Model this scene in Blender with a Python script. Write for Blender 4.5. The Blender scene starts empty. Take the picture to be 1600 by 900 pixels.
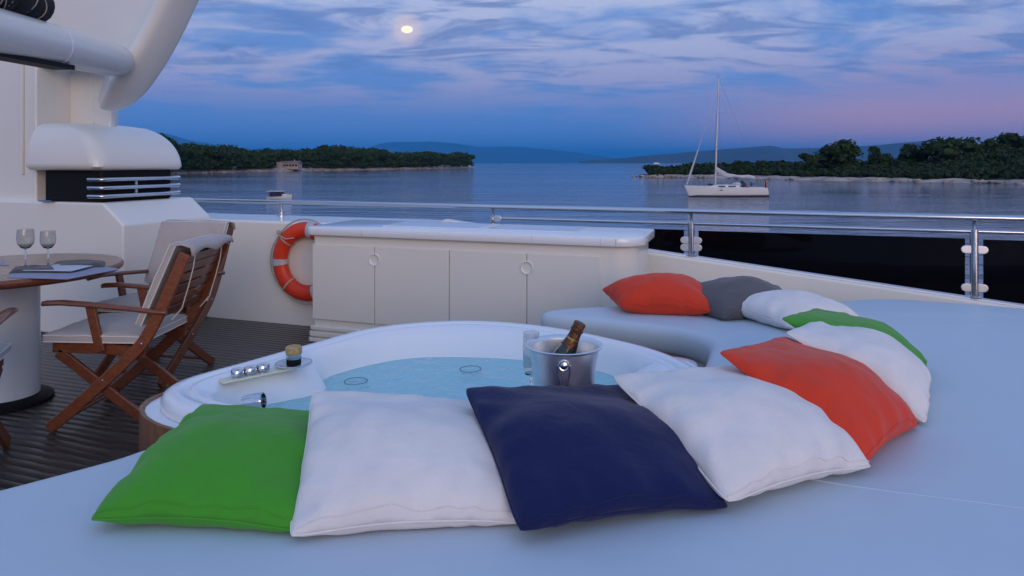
import bpy, bmesh, math, random
from mathutils import Vector, Matrix, noise as mnoise
R = math.radians
SC = bpy.context.scene
COL = SC.collection

# ------------------------------------------------------------------ camera
F = 1600 * 24.0 / 36.0          # focal length in pixels of the 1600 px photo
CZ = 1.40                       # camera height above the teak deck
HY = 254                        # horizon row
SEA = -3.5
cam_d = bpy.data.cameras.new('camera')
cam_d.lens = 24.0
cam_d.sensor_width = 36.0
cam_d.shift_y = -(450 - HY) / 1600.0
cam_d.clip_start = 0.05
cam_d.clip_end = 200000
cam = bpy.data.objects.new('camera', cam_d)
cam.location = (0, 0, CZ)
cam.rotation_euler = (R(90), 0, 0)
COL.objects.link(cam)
SC.camera = cam

# ------------------------------------------------------------------ world: dusk sky
SUN_AZ, SUN_EL = 165.0, 1.0
world = bpy.data.worlds.new('World')
SC.world = world
world.use_nodes = True
nt = world.node_tree
N, L = nt.nodes, nt.links
bg = N['Background']


def nd(tree, typ, **kw):
    n = tree.nodes.new(typ)
    for k, v in kw.items():
        setattr(n, k, v)
    return n


def lnk(tree, sock, val):
    if isinstance(val, (int, float, tuple, list)):
        sock.default_value = val
    else:
        tree.links.new(val, sock)


def mth(tree, op, a, b=0.0, c=0.0, clamp=False):
    n = nd(tree, 'ShaderNodeMath', operation=op, use_clamp=clamp)
    for i, v in enumerate((a, b, c)):
        lnk(tree, n.inputs[i], v)
    return n.outputs[0]


def mixc(tree, fac, a, b, blend='MIX'):
    n = nd(tree, 'ShaderNodeMix', data_type='RGBA', blend_type=blend)
    lnk(tree, n.inputs[0], fac)
    for i, v in ((6, a), (7, b)):
        if isinstance(v, tuple) and len(v) == 3:
            v = (*v, 1)
        lnk(tree, n.inputs[i], v)
    return n.outputs[2]


def smooth(tree, v, lo, hi):
    n = nd(tree, 'ShaderNodeMapRange', interpolation_type='SMOOTHSTEP')
    lnk(tree, n.inputs[0], v)
    n.inputs[1].default_value = lo
    n.inputs[2].default_value = hi
    return n.outputs[0]


def ramp(tree, fac, stops, interp='LINEAR'):
    n = nd(tree, 'ShaderNodeValToRGB')
    cr = n.color_ramp
    cr.interpolation = interp
    while len(cr.elements) < len(stops):
        cr.elements.new(0.5)
    for e, (p, c) in zip(cr.elements, stops):
        e.position = p
        e.color = (*c, 1) if len(c) == 3 else c
    lnk(tree, n.inputs[0], fac)
    return n.outputs[0]


tc = nd(nt, 'ShaderNodeTexCoord')
sep = nd(nt, 'ShaderNodeSeparateXYZ')
L.new(tc.outputs['Generated'], sep.inputs[0])
dx, dy, dz = sep.outputs
up = mth(nt, 'MAXIMUM', dz, 0.0)
# clear dusk air: deep blue near the horizon, paler above
air = ramp(nt, up, [(0.0, (.135, .26, .60)), (.07, (.115, .245, .58)), (.16, (.13, .255, .57)), (.30, (.14, .28, .62)), (1.0, (.12, .29, .68))])
# dusk pink where the sun went down, round to the right
pinkf = mth(nt, 'MULTIPLY', smooth(nt, dx, .10, .50), smooth(nt, up, .125, .05))
air = mixc(nt, mth(nt, 'MULTIPLY', pinkf, .88), air, (.60, .33, .38))
# streaky high cloud on a flat layer
den = mth(nt, 'ADD', up, .115)
cmb = nd(nt, 'ShaderNodeCombineXYZ')
L.new(mth(nt, 'DIVIDE', dx, den), cmb.inputs[0])
L.new(mth(nt, 'DIVIDE', dy, den), cmb.inputs[1])


def cloud(scale, loc, rot, sx, sy, detail, rough, dist):
    m = nd(nt, 'ShaderNodeMapping')
    m.inputs['Location'].default_value = loc
    m.inputs['Rotation'].default_value = (0, 0, R(rot))
    m.inputs['Scale'].default_value = (sx, sy, 1)
    L.new(cmb.outputs[0], m.inputs[0])
    t = nd(nt, 'ShaderNodeTexNoise')
    t.inputs['Scale'].default_value = scale
    t.inputs['Detail'].default_value = detail
    t.inputs['Roughness'].default_value = rough
    t.inputs['Distortion'].default_value = dist
    L.new(m.outputs[0], t.inputs['Vector'])
    return t.outputs['Fac']


c1 = cloud(1.25, (3.1, 1.7, 0), 14, .85, 1.15, 5, .58, .5)
c2 = cloud(3.0, (7.3, 4.2, 0), -8, .8, 1.4, 5, .62, .6)
cl = mth(nt, 'ADD', mth(nt, 'MULTIPLY', c1, .76), mth(nt, 'MULTIPLY', c2, .24))
veil = smooth(nt, up, .040, .125)
cf = mth(nt, 'MULTIPLY', smooth(nt, cl, .375, .55), veil)
cloudcol = ramp(nt, up, [(0.0, (.22, .23, .46)), (.09, (.30, .30, .51)), (.16, (.41, .43, .62)), (.25, (.46, .52, .71)), (1, (.32, .42, .70))])
cloudcol = mixc(nt, mth(nt, 'MULTIPLY', smooth(nt, dx, .15, .60), smooth(nt, up, .18, .06)), cloudcol, (.36, .27, .44))
sky = mixc(nt, mth(nt, 'MULTIPLY', cf, .88), air, cloudcol)
# darker blue shreds of lower cloud
c3 = cloud(2.1, (-2.2, 9.4, 0), 10, .75, 1.35, 5, .60, .7)
df = mth(nt, 'MULTIPLY', smooth(nt, c3, .50, .64), smooth(nt, up, .07, .14))
sky = mixc(nt, mth(nt, 'MULTIPLY', df, .78), sky, (.125, .205, .46))
# moon aureole in the thin cloud
MOON_PX = (636, 46)
md = Vector(((MOON_PX[0] - 800) / F, 1.0, (HY - MOON_PX[1]) / F)).normalized()
dt = nd(nt, 'ShaderNodeVectorMath', operation='DOT_PRODUCT')
L.new(tc.outputs['Generated'], dt.inputs[0])
dt.inputs[1].default_value = md
glow = mth(nt, 'POWER', smooth(nt, dt.outputs['Value'], math.cos(R(2.2)), 1.0), 4.0)
sky = mixc(nt, mth(nt, 'MULTIPLY', glow, .42), sky, (.95, .70, .62))
# afterglow of the set sun
st = nd(nt, 'ShaderNodeTexSky', sky_type='NISHITA', sun_disc=False)
st.sun_elevation = R(SUN_EL)
st.sun_rotation = R(SUN_AZ)
gl = nd(nt, 'ShaderNodeVectorMath', operation='SCALE')
L.new(st.outputs[0], gl.inputs[0])
sd_ = nd(nt, 'ShaderNodeVectorMath', operation='DOT_PRODUCT')
L.new(tc.outputs['Generated'], sd_.inputs[0])
sd_.inputs[1].default_value = (math.sin(R(SUN_AZ)), math.cos(R(SUN_AZ)), 0)
L.new(mth(nt, 'MULTIPLY_ADD', smooth(nt, sd_.outputs['Value'], -.45, .75), .135, .004), gl.inputs['Scale'])
sky = mixc(nt, 1.0, sky, gl.outputs[0], 'ADD')
L.new(sky, bg.inputs[0])
bg.inputs[1].default_value = 1.0

sun_d = bpy.data.lights.new('sun', 'SUN')
sun_d.energy = 1.1
sun_d.color = (1.0, .80, .66)
sun_d.angle = R(40)
sun = bpy.data.objects.new('sun', sun_d)
COL.objects.link(sun)
to_sun = Vector((math.sin(R(SUN_AZ)), math.cos(R(SUN_AZ)), math.tan(R(9)))).normalized()
sun.rotation_euler = (-to_sun).to_track_quat('-Z', 'Y').to_euler()

SC.view_settings.view_transform = 'Standard'
SC.view_settings.look = 'None'
SC.view_settings.exposure = 0.25
SC.view_settings.gamma = 1.0
SC.render.engine = 'CYCLES'
SC.cycles.max_bounces = 12
SC.cycles.diffuse_bounces = 3
SC.cycles.glossy_bounces = 3
SC.cycles.transmission_bounces = 12
SC.cycles.transparent_max_bounces = 12

# ------------------------------------------------------------------ helpers
E1 = Vector((.9473, -.3203, 0))      # along the rail, to the right
E2 = Vector((.3203, .9473, 0))       # outboard
UP = Vector((0, 0, 1))


def P(px, py, z):
    """point at height z seen at a photo pixel"""
    Y = F * (CZ - z) / (py - HY)
    return Vector(((px - 800) * Y / F, Y, z))


def PY(px, py, Y):
    """point at depth Y seen at a photo pixel"""
    return Vector(((px - 800) * Y / F, Y, CZ - (py - HY) * Y / F))


def mat(name, col, rough=.5, metal=0.0, var=0.0, vscale=6.0, bump=0.0, bscale=40.0, coat=0.0, spec=.5, stretch=None, sheen=0.0, bdetail=4, bdist=.01):
    m = bpy.data.materials.new(name)
    m.use_nodes = True
    t = m.node_tree
    p = t.nodes['Principled BSDF']
    p.inputs['Base Color'].default_value = (*col, 1)
    p.inputs['Roughness'].default_value = rough
    p.inputs['Metallic'].default_value = metal
    p.inputs['Coat Weight'].default_value = coat
    p.inputs['Coat Roughness'].default_value = .08
    p.inputs['Specular IOR Level'].default_value = spec
    p.inputs['Sheen Weight'].default_value = sheen
    if var or bump:
        c = nd(t, 'ShaderNodeTexCoord')
        src = c.outputs['Object']
        if stretch:
            mp = nd(t, 'ShaderNodeMapping')
            mp.inputs['Scale'].default_value = stretch
            t.links.new(src, mp.inputs[0])
            src = mp.outputs[0]
    if var:
        n = nd(t, 'ShaderNodeTexNoise')
        n.inputs['Scale'].default_value = vscale
        n.inputs['Detail'].default_value = 6
        n.inputs['Roughness'].default_value = .62
        t.links.new(src, n.inputs['Vector'])
        f = smooth(t, n.outputs['Fac'], .3, .7)
        lo = tuple(max(0, x * (1 - var)) for x in col)
        hi = tuple(min(1, x * (1 + var)) for x in col)
        t.links.new(mixc(t, f, lo, hi), p.inputs['Base Color'])
        rr = nd(t, 'ShaderNodeMapRange')
        t.links.new(n.outputs['Fac'], rr.inputs[0])
        rr.inputs[3].default_value = max(0, rough - .08)
        rr.inputs[4].default_value = min(1, rough + .08)
        t.links.new(rr.outputs[0], p.inputs['Roughness'])
    if bump:
        b = nd(t, 'ShaderNodeTexNoise')
        b.inputs['Scale'].default_value = bscale
        b.inputs['Detail'].default_value = bdetail
        t.links.new(src, b.inputs['Vector'])
        bn = nd(t, 'ShaderNodeBump')
        bn.inputs['Strength'].default_value = bump
        bn.inputs['Distance'].default_value = bdist
        t.links.new(b.outputs['Fac'], bn.inputs['Height'])
        t.links.new(bn.outputs[0], p.inputs['Normal'])
    return m


def fabric_mat(name, col, wr=.22, var=.04):
    """woven cloth: fine weave plus soft wrinkles"""
    m = mat(name, col, rough=.85, var=var, vscale=9, sheen=.15, spec=.2)
    t = m.node_tree
    p = t.nodes['Principled BSDF']
    c = nd(t, 'ShaderNodeTexCoord')
    w = nd(t, 'ShaderNodeTexNoise')
    w.inputs['Scale'].default_value = 7
    w.inputs['Detail'].default_value = 3
    w.inputs['Distortion'].default_value = 1.4
    t.links.new(c.outputs['Object'], w.inputs['Vector'])
    v = nd(t, 'ShaderNodeTexNoise')
    v.inputs['Scale'].default_value = 420
    v.inputs['Detail'].default_value = 2
    t.links.new(c.outputs['Object'], v.inputs['Vector'])
    k = nd(t, 'ShaderNodeTexNoise')
    k.inputs['Scale'].default_value = 21
    k.inputs['Detail'].default_value = 2
    k.inputs['Distortion'].default_value = 2.2
    t.links.new(c.outputs['Object'], k.inputs['Vector'])
    h = mth(t, 'ADD', mth(t, 'ADD', w.outputs['Fac'], mth(t, 'MULTIPLY', k.outputs['Fac'], .28)), mth(t, 'MULTIPLY', v.outputs['Fac'], .09))
    b = nd(t, 'ShaderNodeBump')
    b.inputs['Strength'].default_value = wr
    b.inputs['Distance'].default_value = .02
    t.links.new(h, b.inputs['Height'])
    t.links.new(b.outputs[0], p.inputs['Normal'])
    return m


def wood_mat(name, c1, c2, rough=.45, axis=(1, 14, 14), coat=0.0):
    m = bpy.data.materials.new(name)
    m.use_nodes = True
    t = m.node_tree
    p = t.nodes['Principled BSDF']
    p.inputs['Roughness'].default_value = rough
    p.inputs['Coat Weight'].default_value = coat
    c = nd(t, 'ShaderNodeTexCoord')
    oi = nd(t, 'ShaderNodeObjectInfo')
    ad = nd(t, 'ShaderNodeVectorMath', operation='ADD')
    sc_ = nd(t, 'ShaderNodeVectorMath', operation='SCALE')
    cm = nd(t, 'ShaderNodeCombineXYZ')
    for i in range(3):
        t.links.new(oi.outputs['Random'], cm.inputs[i])
    t.links.new(cm.outputs[0], sc_.inputs[0])
    sc_.inputs['Scale'].default_value = 37
    t.links.new(c.outputs['Object'], ad.inputs[0])
    t.links.new(sc_.outputs[0], ad.inputs[1])
    mp = nd(t, 'ShaderNodeMapping')
    mp.inputs['Scale'].default_value = axis
    t.links.new(ad.outputs[0], mp.inputs[0])
    n = nd(t, 'ShaderNodeTexNoise')
    n.inputs['Scale'].default_value = 5
    n.inputs['Detail'].default_value = 8
    n.inputs['Roughness'].default_value = .65
    n.inputs['Distortion'].default_value = .5
    t.links.new(mp.outputs[0], n.inputs['Vector'])
    col = mixc(t, smooth(t, n.outputs['Fac'], .3, .7), c1, c2)
    hv = nd(t, 'ShaderNodeHueSaturation')
    t.links.new(col, hv.inputs['Color'])
    vr = nd(t, 'ShaderNodeMapRange')
    t.links.new(oi.outputs['Random'], vr.inputs[0])
    vr.inputs[3].default_value = .78
    vr.inputs[4].default_value = 1.2
    t.links.new(vr.outputs[0], hv.inputs['Value'])
    t.links.new(hv.outputs[0], p.inputs['Base Color'])
    b = nd(t, 'ShaderNodeBump')
    b.inputs['Strength'].default_value = .12
    b.inputs['Distance'].default_value = .003
    t.links.new(n.outputs['Fac'], b.inputs['Height'])
    t.links.new(b.outputs[0], p.inputs['Normal'])
    return m


M = {}
M['gelcoat'] = mat('gelcoat_white', (.80, .775, .715), .30, coat=.4)
M['gelcoat_cool'] = mat('gelcoat_tub', (.80, .82, .84), .24, coat=.5)
M['vinyl'] = mat('sunpad_vinyl', (.52, .60, .665), .48, var=.02, vscale=2.2, bump=.35, bscale=2.4, bdetail=3, bdist=.03)
M['teak_deck'] = wood_mat('teak_deck', (.036, .027, .021), (.068, .052, .043), .30, (1.2, 16, 16))
M['caulk'] = mat('deck_caulk', (.010, .010, .011), .6)
M['caulk_grey'] = mat('joint_sealant', (.38, .37, .35), .6)
M['jet_grey'] = mat('jet_grey', (.07, .14, .18), .4)
M['teak'] = wood_mat('varnished_teak', (.135, .036, .014), (.23, .070, .027), .36, (6, 14, 14), .3)
M['teak_panel'] = wood_mat('teak_panel', (.20, .085, .038), (.30, .135, .062), .4, (8, 8, 2), .3)
M['table_teak'] = wood_mat('table_teak', (.24, .13, .07), (.36, .21, .125), .35, (1.5, 12, 12), .4)
M['steel'] = mat('polished_steel', (.58, .60, .63), .12, 1.0)
M['steel_brushed'] = mat('bucket_steel', (.80, .81, .82), .40, 1.0, var=.04, vscale=20)
M['black'] = mat('black_plastic', (.008, .008, .009), .6, spec=.2)
M['black_cloth'] = mat('black_canvas', (.012, .012, .015), .8, bump=.8, bscale=60)
M['rope_pale'] = mat('pale_rope', (.45, .40, .33), .8, bump=.6, bscale=120)
M['orange'] = mat('life_ring_orange', (.72, .045, .012), .45, var=.08, vscale=12, bump=.1, bscale=60)
M['white_tape'] = mat('reflective_tape', (.48, .48, .49), .4, var=.1, vscale=30)
M['c_green'] = fabric_mat('green_cotton', (.055, .30, .022))
M['c_white'] = fabric_mat('white_cotton', (.74, .70, .67), .22)
M['c_navy'] = fabric_mat('navy_cotton', (.006, .012, .070), .25)
M['c_red'] = fabric_mat('orange_red_cotton', (.66, .052, .022))
M['c_grey'] = fabric_mat('grey_cotton', (.115, .108, .115))
M['cream'] = fabric_mat('cream_canvas', (.46, .40, .36), .25)
M['piping'] = mat('white_piping', (.72, .70, .68), .6)
M['napkin'] = fabric_mat('grey_napkin', (.075, .07, .072), .3)
M['paper'] = mat('paper', (.55, .58, .64), .5, var=.05)
M['paper2'] = mat('placemat_blue', (.30, .32, .42), .5, var=.08)
gm = bpy.data.materials.new('clear_glass')
gm.use_nodes = True
_p = gm.node_tree.nodes['Principled BSDF']
_p.inputs['Transmission Weight'].default_value = 1.0
_p.inputs['Roughness'].default_value = 0.0
_p.inputs['IOR'].default_value = 1.47
M['glass'] = gm
M['cork'] = mat('rope_collar', (.50, .36, .16), .8, var=.25, vscale=60, bump=.8, bscale=160)
M['ivory'] = mat('ivory_plate', (.72, .70, .52), .4)
M['bottle'] = mat('dark_bottle_glass', (.012, .020, .010), .08, coat=.6)
M['foil'] = mat('bronze_foil', (.13, .055, .026), .38, .7, var=.35, vscale=45, bump=.5, bscale=90)
M['gold'] = mat('gold_band', (.55, .36, .12), .3, .9)
M['rock'] = mat('shore_rock', (.36, .29, .25), .9, var=.45, vscale=.25, bump=.5, bscale=.8)
M['soil'] = mat('island_soil', (.045, .045, .028), .95, var=.3, vscale=.05)
M['bark'] = mat('bark', (.06, .045, .035), .9, var=.3, vscale=3)
M['mountain'] = mat('mountain_slope', (.05, .055, .05), 1.0, var=.25, vscale=.0012)
M['hullwhite'] = mat('boat_hull_white', (.74, .72, .70), .3, var=.04, vscale=.8)
M['boot'] = mat('dark_bottom_paint', (.012, .018, .035), .5)
M['alu'] = mat('mast_aluminium', (.55, .56, .58), .4, .6)
M['wire'] = mat('rigging_wire', (.16, .16, .18), .5, .5)
M['sailcloth'] = mat('sail_cover', (.50, .50, .54), .7, var=.1, vscale=2)
M['window'] = mat('smoked_window', (.008, .010, .014), .15)
M['navy_canvas'] = mat('navy_canvas', (.012, .018, .055), .7)
M['flag_black'] = mat('flag_black', (.01, .01, .01), .8)
M['flag_red'] = mat('flag_red', (.55, .02, .015), .8)
M['flag_gold'] = mat('flag_gold', (.75, .38, .02), .8)
M['stone_wall'] = mat('house_stone', (.36, .29, .25), .9, var=.15, vscale=.6)
M['roof_tile'] = mat('house_roof', (.20, .13, .10), .85, var=.2, vscale=1)
M['red_paint'] = mat('red_canvas', (.30, .03, .02), .6)


def leaf_mat(name, lo, hi):
    m = bpy.data.materials.new(name)
    m.use_nodes = True
    t = m.node_tree
    p = t.nodes['Principled BSDF']
    p.inputs['Roughness'].default_value = .8
    p.inputs['Specular IOR Level'].default_value = .2
    g = nd(t, 'ShaderNodeNewGeometry')
    oi = nd(t, 'ShaderNodeObjectInfo')
    f = mth(t, 'ADD', mth(t, 'MULTIPLY', g.outputs['Random Per Island'], .65), mth(t, 'MULTIPLY', oi.outputs['Random'], .35))
    t.links.new(mixc(t, f, lo, hi), p.inputs['Base Color'])
    return m


M['pine'] = leaf_mat('pine_foliage', (.010, .024, .008), (.040, .072, .020))
M['shrub'] = leaf_mat('shrub_foliage', (.011, .024, .010), (.036, .060, .022))

ORG = {}


class MB:
    def __init__(self):
        self.v, self.f = [], []

    def add(self, vs, fs):
        o = len(self.v)
        self.v += [Vector(x) for x in vs]
        self.f += [tuple(i + o for i in f) for f in fs]
        return self

    def rings(self, rings, closed=True, cap0=False, cap1=False):
        n = len(rings[0])
        vs = [p for r in rings for p in r]
        fs = []
        for i in range(len(rings) - 1):
            for j in range(n if closed else n - 1):
                k = (j + 1) % n
                fs.append((i * n + j, i * n + k, (i + 1) * n + k, (i + 1) * n + j))
        if cap0:
            fs.append(tuple(range(n - 1, -1, -1)))
        if cap1:
            fs.append(tuple((len(rings) - 1) * n + j for j in range(n)))
        return self.add(vs, fs)

    def tube(self, pts, r, seg=10, caps=True, sy=1.0):
        pts = [Vector(p) for p in pts]
        rr = r if isinstance(r, (list, tuple)) else [r] * len(pts)
        rings = []
        prev = None
        for i, p in enumerate(pts):
            a = pts[max(0, i - 1)]
            b = pts[min(len(pts) - 1, i + 1)]
            t = (b - a).normalized()
            if prev is None:
                x = t.cross(UP)
                if x.length < 1e-3:
                    x = Vector((1, 0, 0))
                x.normalize()
            else:
                x = (prev - t * prev.dot(t)).normalized()
            prev = x
            y = x.cross(t).normalized()
            rings.append([p + (x * math.cos(2 * math.pi * k / seg) + y * sy * math.sin(2 * math.pi * k / seg)) * rr[i] for k in range(seg)])
        return self.rings(rings, True, caps, caps)

    def lathe(self, prof, seg=24, c=(0, 0, 0), axis=None):
        """prof list of (r,z); axis an optional 3x3 rotation"""
        c = Vector(c)
        rings = []
        for r, z in prof:
            ring = []
            for k in range(seg):
                a = 2 * math.pi * k / seg
                v = Vector((r * math.cos(a), r * math.sin(a), z))
                if axis is not None:
                    v = axis @ v
                ring.append(c + v)
            rings.append(ring)
        return self.rings(rings, True, prof[0][0] > 1e-5, prof[-1][0] > 1e-5)

    def box(self, c, x, y, z):
        """centre and three half-extent vectors"""
        c, x, y, z = Vector(c), Vector(x), Vector(y), Vector(z)
        vs = [c + x * i + y * j + z * k for k in (-1, 1) for j in (-1, 1) for i in (-1, 1)]
        fs = [(0, 2, 3, 1), (4, 5, 7, 6), (0, 1, 5, 4), (2, 6, 7, 3), (0, 4, 6, 2), (1, 3, 7, 5)]
        return self.add(vs, fs)

    def bbox(self, x0, x1, y0, y1, z0, z1):
        return self.box(((x0 + x1) / 2, (y0 + y1) / 2, (z0 + z1) / 2), ((x1 - x0) / 2, 0, 0), (0, (y1 - y0) / 2, 0), (0, 0, (z1 - z0) / 2))

    def prism(self, poly, d):
        """polygon of 3-D points swept along d"""
        d = Vector(d)
        a = [Vector(p) for p in poly]
        b = [p + d for p in a]
        return self.rings([a, b], True, True, True)

    def build(self, name, m, parent=None, bevel=0.0, ang=38, world_=True, seg=2, sub=0):
        me = bpy.data.meshes.new(name)
        o_ = ORG.get(parent.name, Vector()) if (parent is not None and world_) else Vector()
        me.from_pydata([tuple(p - o_) for p in self.v], [], self.f)
        bm = bmesh.new()
        bm.from_mesh(me)
        if m == 'glass':
            bmesh.ops.remove_doubles(bm, verts=bm.verts, dist=1e-5)
        bmesh.ops.recalc_face_normals(bm, faces=bm.faces)
        if m == 'glass' and bm.calc_volume(signed=True) < 0:
            bmesh.ops.reverse_faces(bm, faces=bm.faces)
        bm.to_mesh(me)
        bm.free()
        me.materials.append(M[m] if isinstance(m, str) else m)
        me.polygons.foreach_set('use_smooth', [True] * len(me.polygons))
        if bevel == 0:
            me.set_sharp_from_angle(angle=R(ang))
        ob = bpy.data.objects.new(name, me)
        COL.objects.link(ob)
        if parent is not None:
            ob.parent = parent
            ORG[ob.name] = ORG.get(parent.name, Vector())
        if bevel:
            b = ob.modifiers.new('bevel', 'BEVEL')
            b.width = bevel
            b.segments = seg
            b.limit_method = 'ANGLE'
            b.angle_limit = R(30)
            b.harden_normals = True
            me.set_sharp_from_angle(angle=R(180))
        if sub:
            s = ob.modifiers.new('sub', 'SUBSURF')
            s.levels = s.render_levels = sub
        return ob


def tag(o, label, cat, group=None, kind=None):
    if label:
        o['label'] = label
    if cat:
        o['category'] = cat
    if group:
        o['group'] = group
    if kind:
        o['kind'] = kind
    return o


def thing(name, loc, label, cat, group=None, rz=0.0):
    o = bpy.data.objects.new(name, None)
    o.empty_display_size = .1
    o.location = loc
    o.rotation_euler = (0, 0, rz)
    COL.objects.link(o)
    ORG[o.name] = Vector(loc)
    return tag(o, label, cat, group)


def copy_tree(o, parent=None):
    c = o.copy()
    COL.objects.link(c)
    c.parent = parent
    for ch in list(o.children):
        copy_tree(ch, c)
    return c


def catmull(pts, n=8, closed=True):
    pts = [Vector(p) for p in pts]
    out = []
    m = len(pts)
    for i in range(m if closed else m - 1):
        if closed:
            a, b, c, d = pts[i - 1], pts[i], pts[(i + 1) % m], pts[(i + 2) % m]
        else:
            a, b, c, d = pts[max(0, i - 1)], pts[i], pts[i + 1], pts[min(m - 1, i + 2)]
        for k in range(n):
            t = k / n
            out.append(.5 * ((2 * b) + (c - a) * t + (2 * a - 5 * b + 4 * c - d) * t * t + (3 * b - a - 3 * c + d) * t ** 3))
    if not closed:
        out.append(pts[-1])
    return out


# ------------------------------------------------------------------ sea and haze
def water_mat():
    m = bpy.data.materials.new('sea_water')
    m.use_nodes = True
    t = m.node_tree
    p = t.nodes['Principled BSDF']
    p.inputs['Base Color'].default_value = (.070, .115, .165, 1)
    p.inputs['Roughness'].default_value = .05
    p.inputs['IOR'].default_value = 1.33
    c = nd(t, 'ShaderNodeTexCoord')

    def wave(scale, sx, sy, rot, det):
        mp = nd(t, 'ShaderNodeMapping')
        mp.inputs['Scale'].default_value = (sx, sy, 1)
        mp.inputs['Rotation'].default_value = (0, 0, R(rot))
        t.links.new(c.outputs['Object'], mp.inputs[0])
        n = nd(t, 'ShaderNodeTexNoise')
        n.inputs['Scale'].default_value = scale
        n.inputs['Detail'].default_value = det
        n.inputs['Roughness'].default_value = .55
        t.links.new(mp.outputs[0], n.inputs['Vector'])
        return n.outputs['Fac']
    a = wave(.9, .9, 1.2, 8, 4)
    b_ = wave(.12, .35, 1.0, -5, 3)
    w2 = wave(.33, .30, 1.25, 3, 3)
    k = wave(.012, .5, 1.6, 4, 3)       # calmer and rougher patches
    h = mth(t, 'ADD', mth(t, 'MULTIPLY', a, mth(t, 'MULTIPLY_ADD', smooth(t, k, .35, .65), .16, .05)), mth(t, 'ADD', mth(t, 'MULTIPLY', b_, .30), mth(t, 'MULTIPLY', w2, .22)))
    b = nd(t, 'ShaderNodeBump')
    b.inputs['Strength'].default_value = .8
    b.inputs['Distance'].default_value = .85
    t.links.new(h, b.inputs['Height'])
    t.links.new(b.outputs[0], p.inputs['Normal'])
    return m


M['sea'] = water_mat()
mb = MB()
mb.add([(-45000, -12000, SEA), (45000, -12000, SEA), (45000, 60000, SEA), (-45000, 60000, SEA)], [(0, 1, 2, 3)])
tag(mb.build('sea', 'sea'), None, None, kind='structure')

hz = bpy.data.materials.new('dusk_haze')
hz.use_nodes = True
ht = hz.node_tree
ht.nodes.remove(ht.nodes['Principled BSDF'])
pv = nd(ht, 'ShaderNodeVolumePrincipled')
pv.inputs['Color'].default_value = (.05, .44, 1.0, 1)
pv.inputs['Density'].default_value = 6.0e-5
ht.links.new(pv.outputs[0], ht.nodes['Material Output'].inputs['Volume'])
M['haze'] = hz
mb = MB()
mb.bbox(-46000, 46000, -13000, 61000, SEA - 1.2, 900)
tag(mb.build('haze', 'haze'), None, None, kind='stuff')


# ------------------------------------------------------------------ mountains
def mountain(name, prof, dist, label, seed):
    """ridge with real slopes on both sides, crest following the skyline"""
    rnd = random.Random(seed)
    crest = catmull([(px, py, 0) for px, py in prof], 10, False)
    rows = []
    for p in crest:
        h = max(2.0, (HY - p.y) * dist / F + 4.9)
        x = (p.x - 800) * dist / F
        j = mnoise.fractal(Vector((x * .0012, seed, 0)), 1.0, 2.0, 5)
        h = max(2.0, h * (1 + .05 * j))
        col = []
        for fy, fz in ((-3.2, -.02), (-2.2, .22), (-1.3, .5), (-.6, .78), (0, 1.0), (.8, .72), (1.8, .35), (3.0, -.02)):
            rg = mnoise.fractal(Vector((x * .0016, fy * 1.7, seed)), 1.0, 2.0, 4) * .12 * (1 if 0 < abs(fy) < 3 else 0)
            col.append(Vector((x, dist + fy * h, SEA + h * max(fz + rg, -.02))))
        rows.append(col)
    mb = MB()
    mb.rings(rows, closed=False)
    o = mb.build(name, 'mountain')
    return tag(o, label, None, kind='structure')


mountain('mountain_ridge', [(905, 252), (960, 248), (1010, 243), (1060, 239), (1110, 235), (1165, 231), (1204, 228), (1232, 232), (1300, 231), (1360, 227), (1440, 221), (1490, 223), (1560, 228), (1700, 233), (1900, 245)], 8500, None, 3)
mountain('mountain_range', [(540, 250), (565, 236), (590, 226), (625, 221), (660, 222), (700, 223), (750, 229), (800, 229), (850, 233), (905, 239), (950, 245), (990, 251)], 24000, None, 7)
mountain('mountain_range', [(60, 190), (150, 196), (220, 203), (262, 211), (300, 219), (340, 226), (420, 236), (520, 244), (590, 251)], 19000, None, 11)


# ------------------------------------------------------------------ islands
def sea_pt(px, py):
    return P(px, py, SEA)


def island(name, shore_px, depth, rise, seed, rk=1.0):
    """ground sheet: rocky shore band then soil rising inland"""
    shore = catmull([sea_pt(*p) for p in shore_px], 14, False)
    rock, soil = [], []
    for i, p in enumerate(shore):
        a, b = shore[max(0, i - 1)], shore[min(len(shore) - 1, i + 1)]
        t = (b - a).normalized()
        n = Vector((-t.y, t.x, 0))
        if n.y < 0:
            n = -n
        j = mnoise.fractal(p * .05, 1.0, 2.0, 4)
        k = mnoise.fractal(p * .21 + Vector((9, 9, 9)), 1.0, 2.0, 4)
        base = p + n * (j * 2.5)
        s = i / (len(shore) - 1)
        d = depth(s)
        hgt = rk * (.75 + .4 * k) * min(1, d / 8)
        col = [base - n * 1.5 - UP * .5, base + UP * (.15 + .1 * k), base + n * min(2.0, d * .2) + UP * hgt * .55, base + n * min(4.0, d * .4) + UP * hgt, base + n * min(7, d * .6) + UP * hgt * 1.15]
        rock.append(col)
        r = rise(s)
        soil.append([base + n * min(6, d * .55) + UP * (hgt * 1.05), base + n * (d * .35 + min(4, d * .3)) + UP * (hgt + r * .45), base + n * d * .7 + UP * (hgt + r * .9), base + n * d + UP * (hgt + r), base + n * (d * 1.25 + 2) - UP * .5])
    mb = MB()
    mb.rings(rock, closed=False)
    g = tag(mb.build(name, 'rock'), None, None, kind='structure')
    mb = MB()
    mb.rings(soil, closed=False)
    mb.build('wooded_ground', 'soil', g)
    return shore, soil


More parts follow.
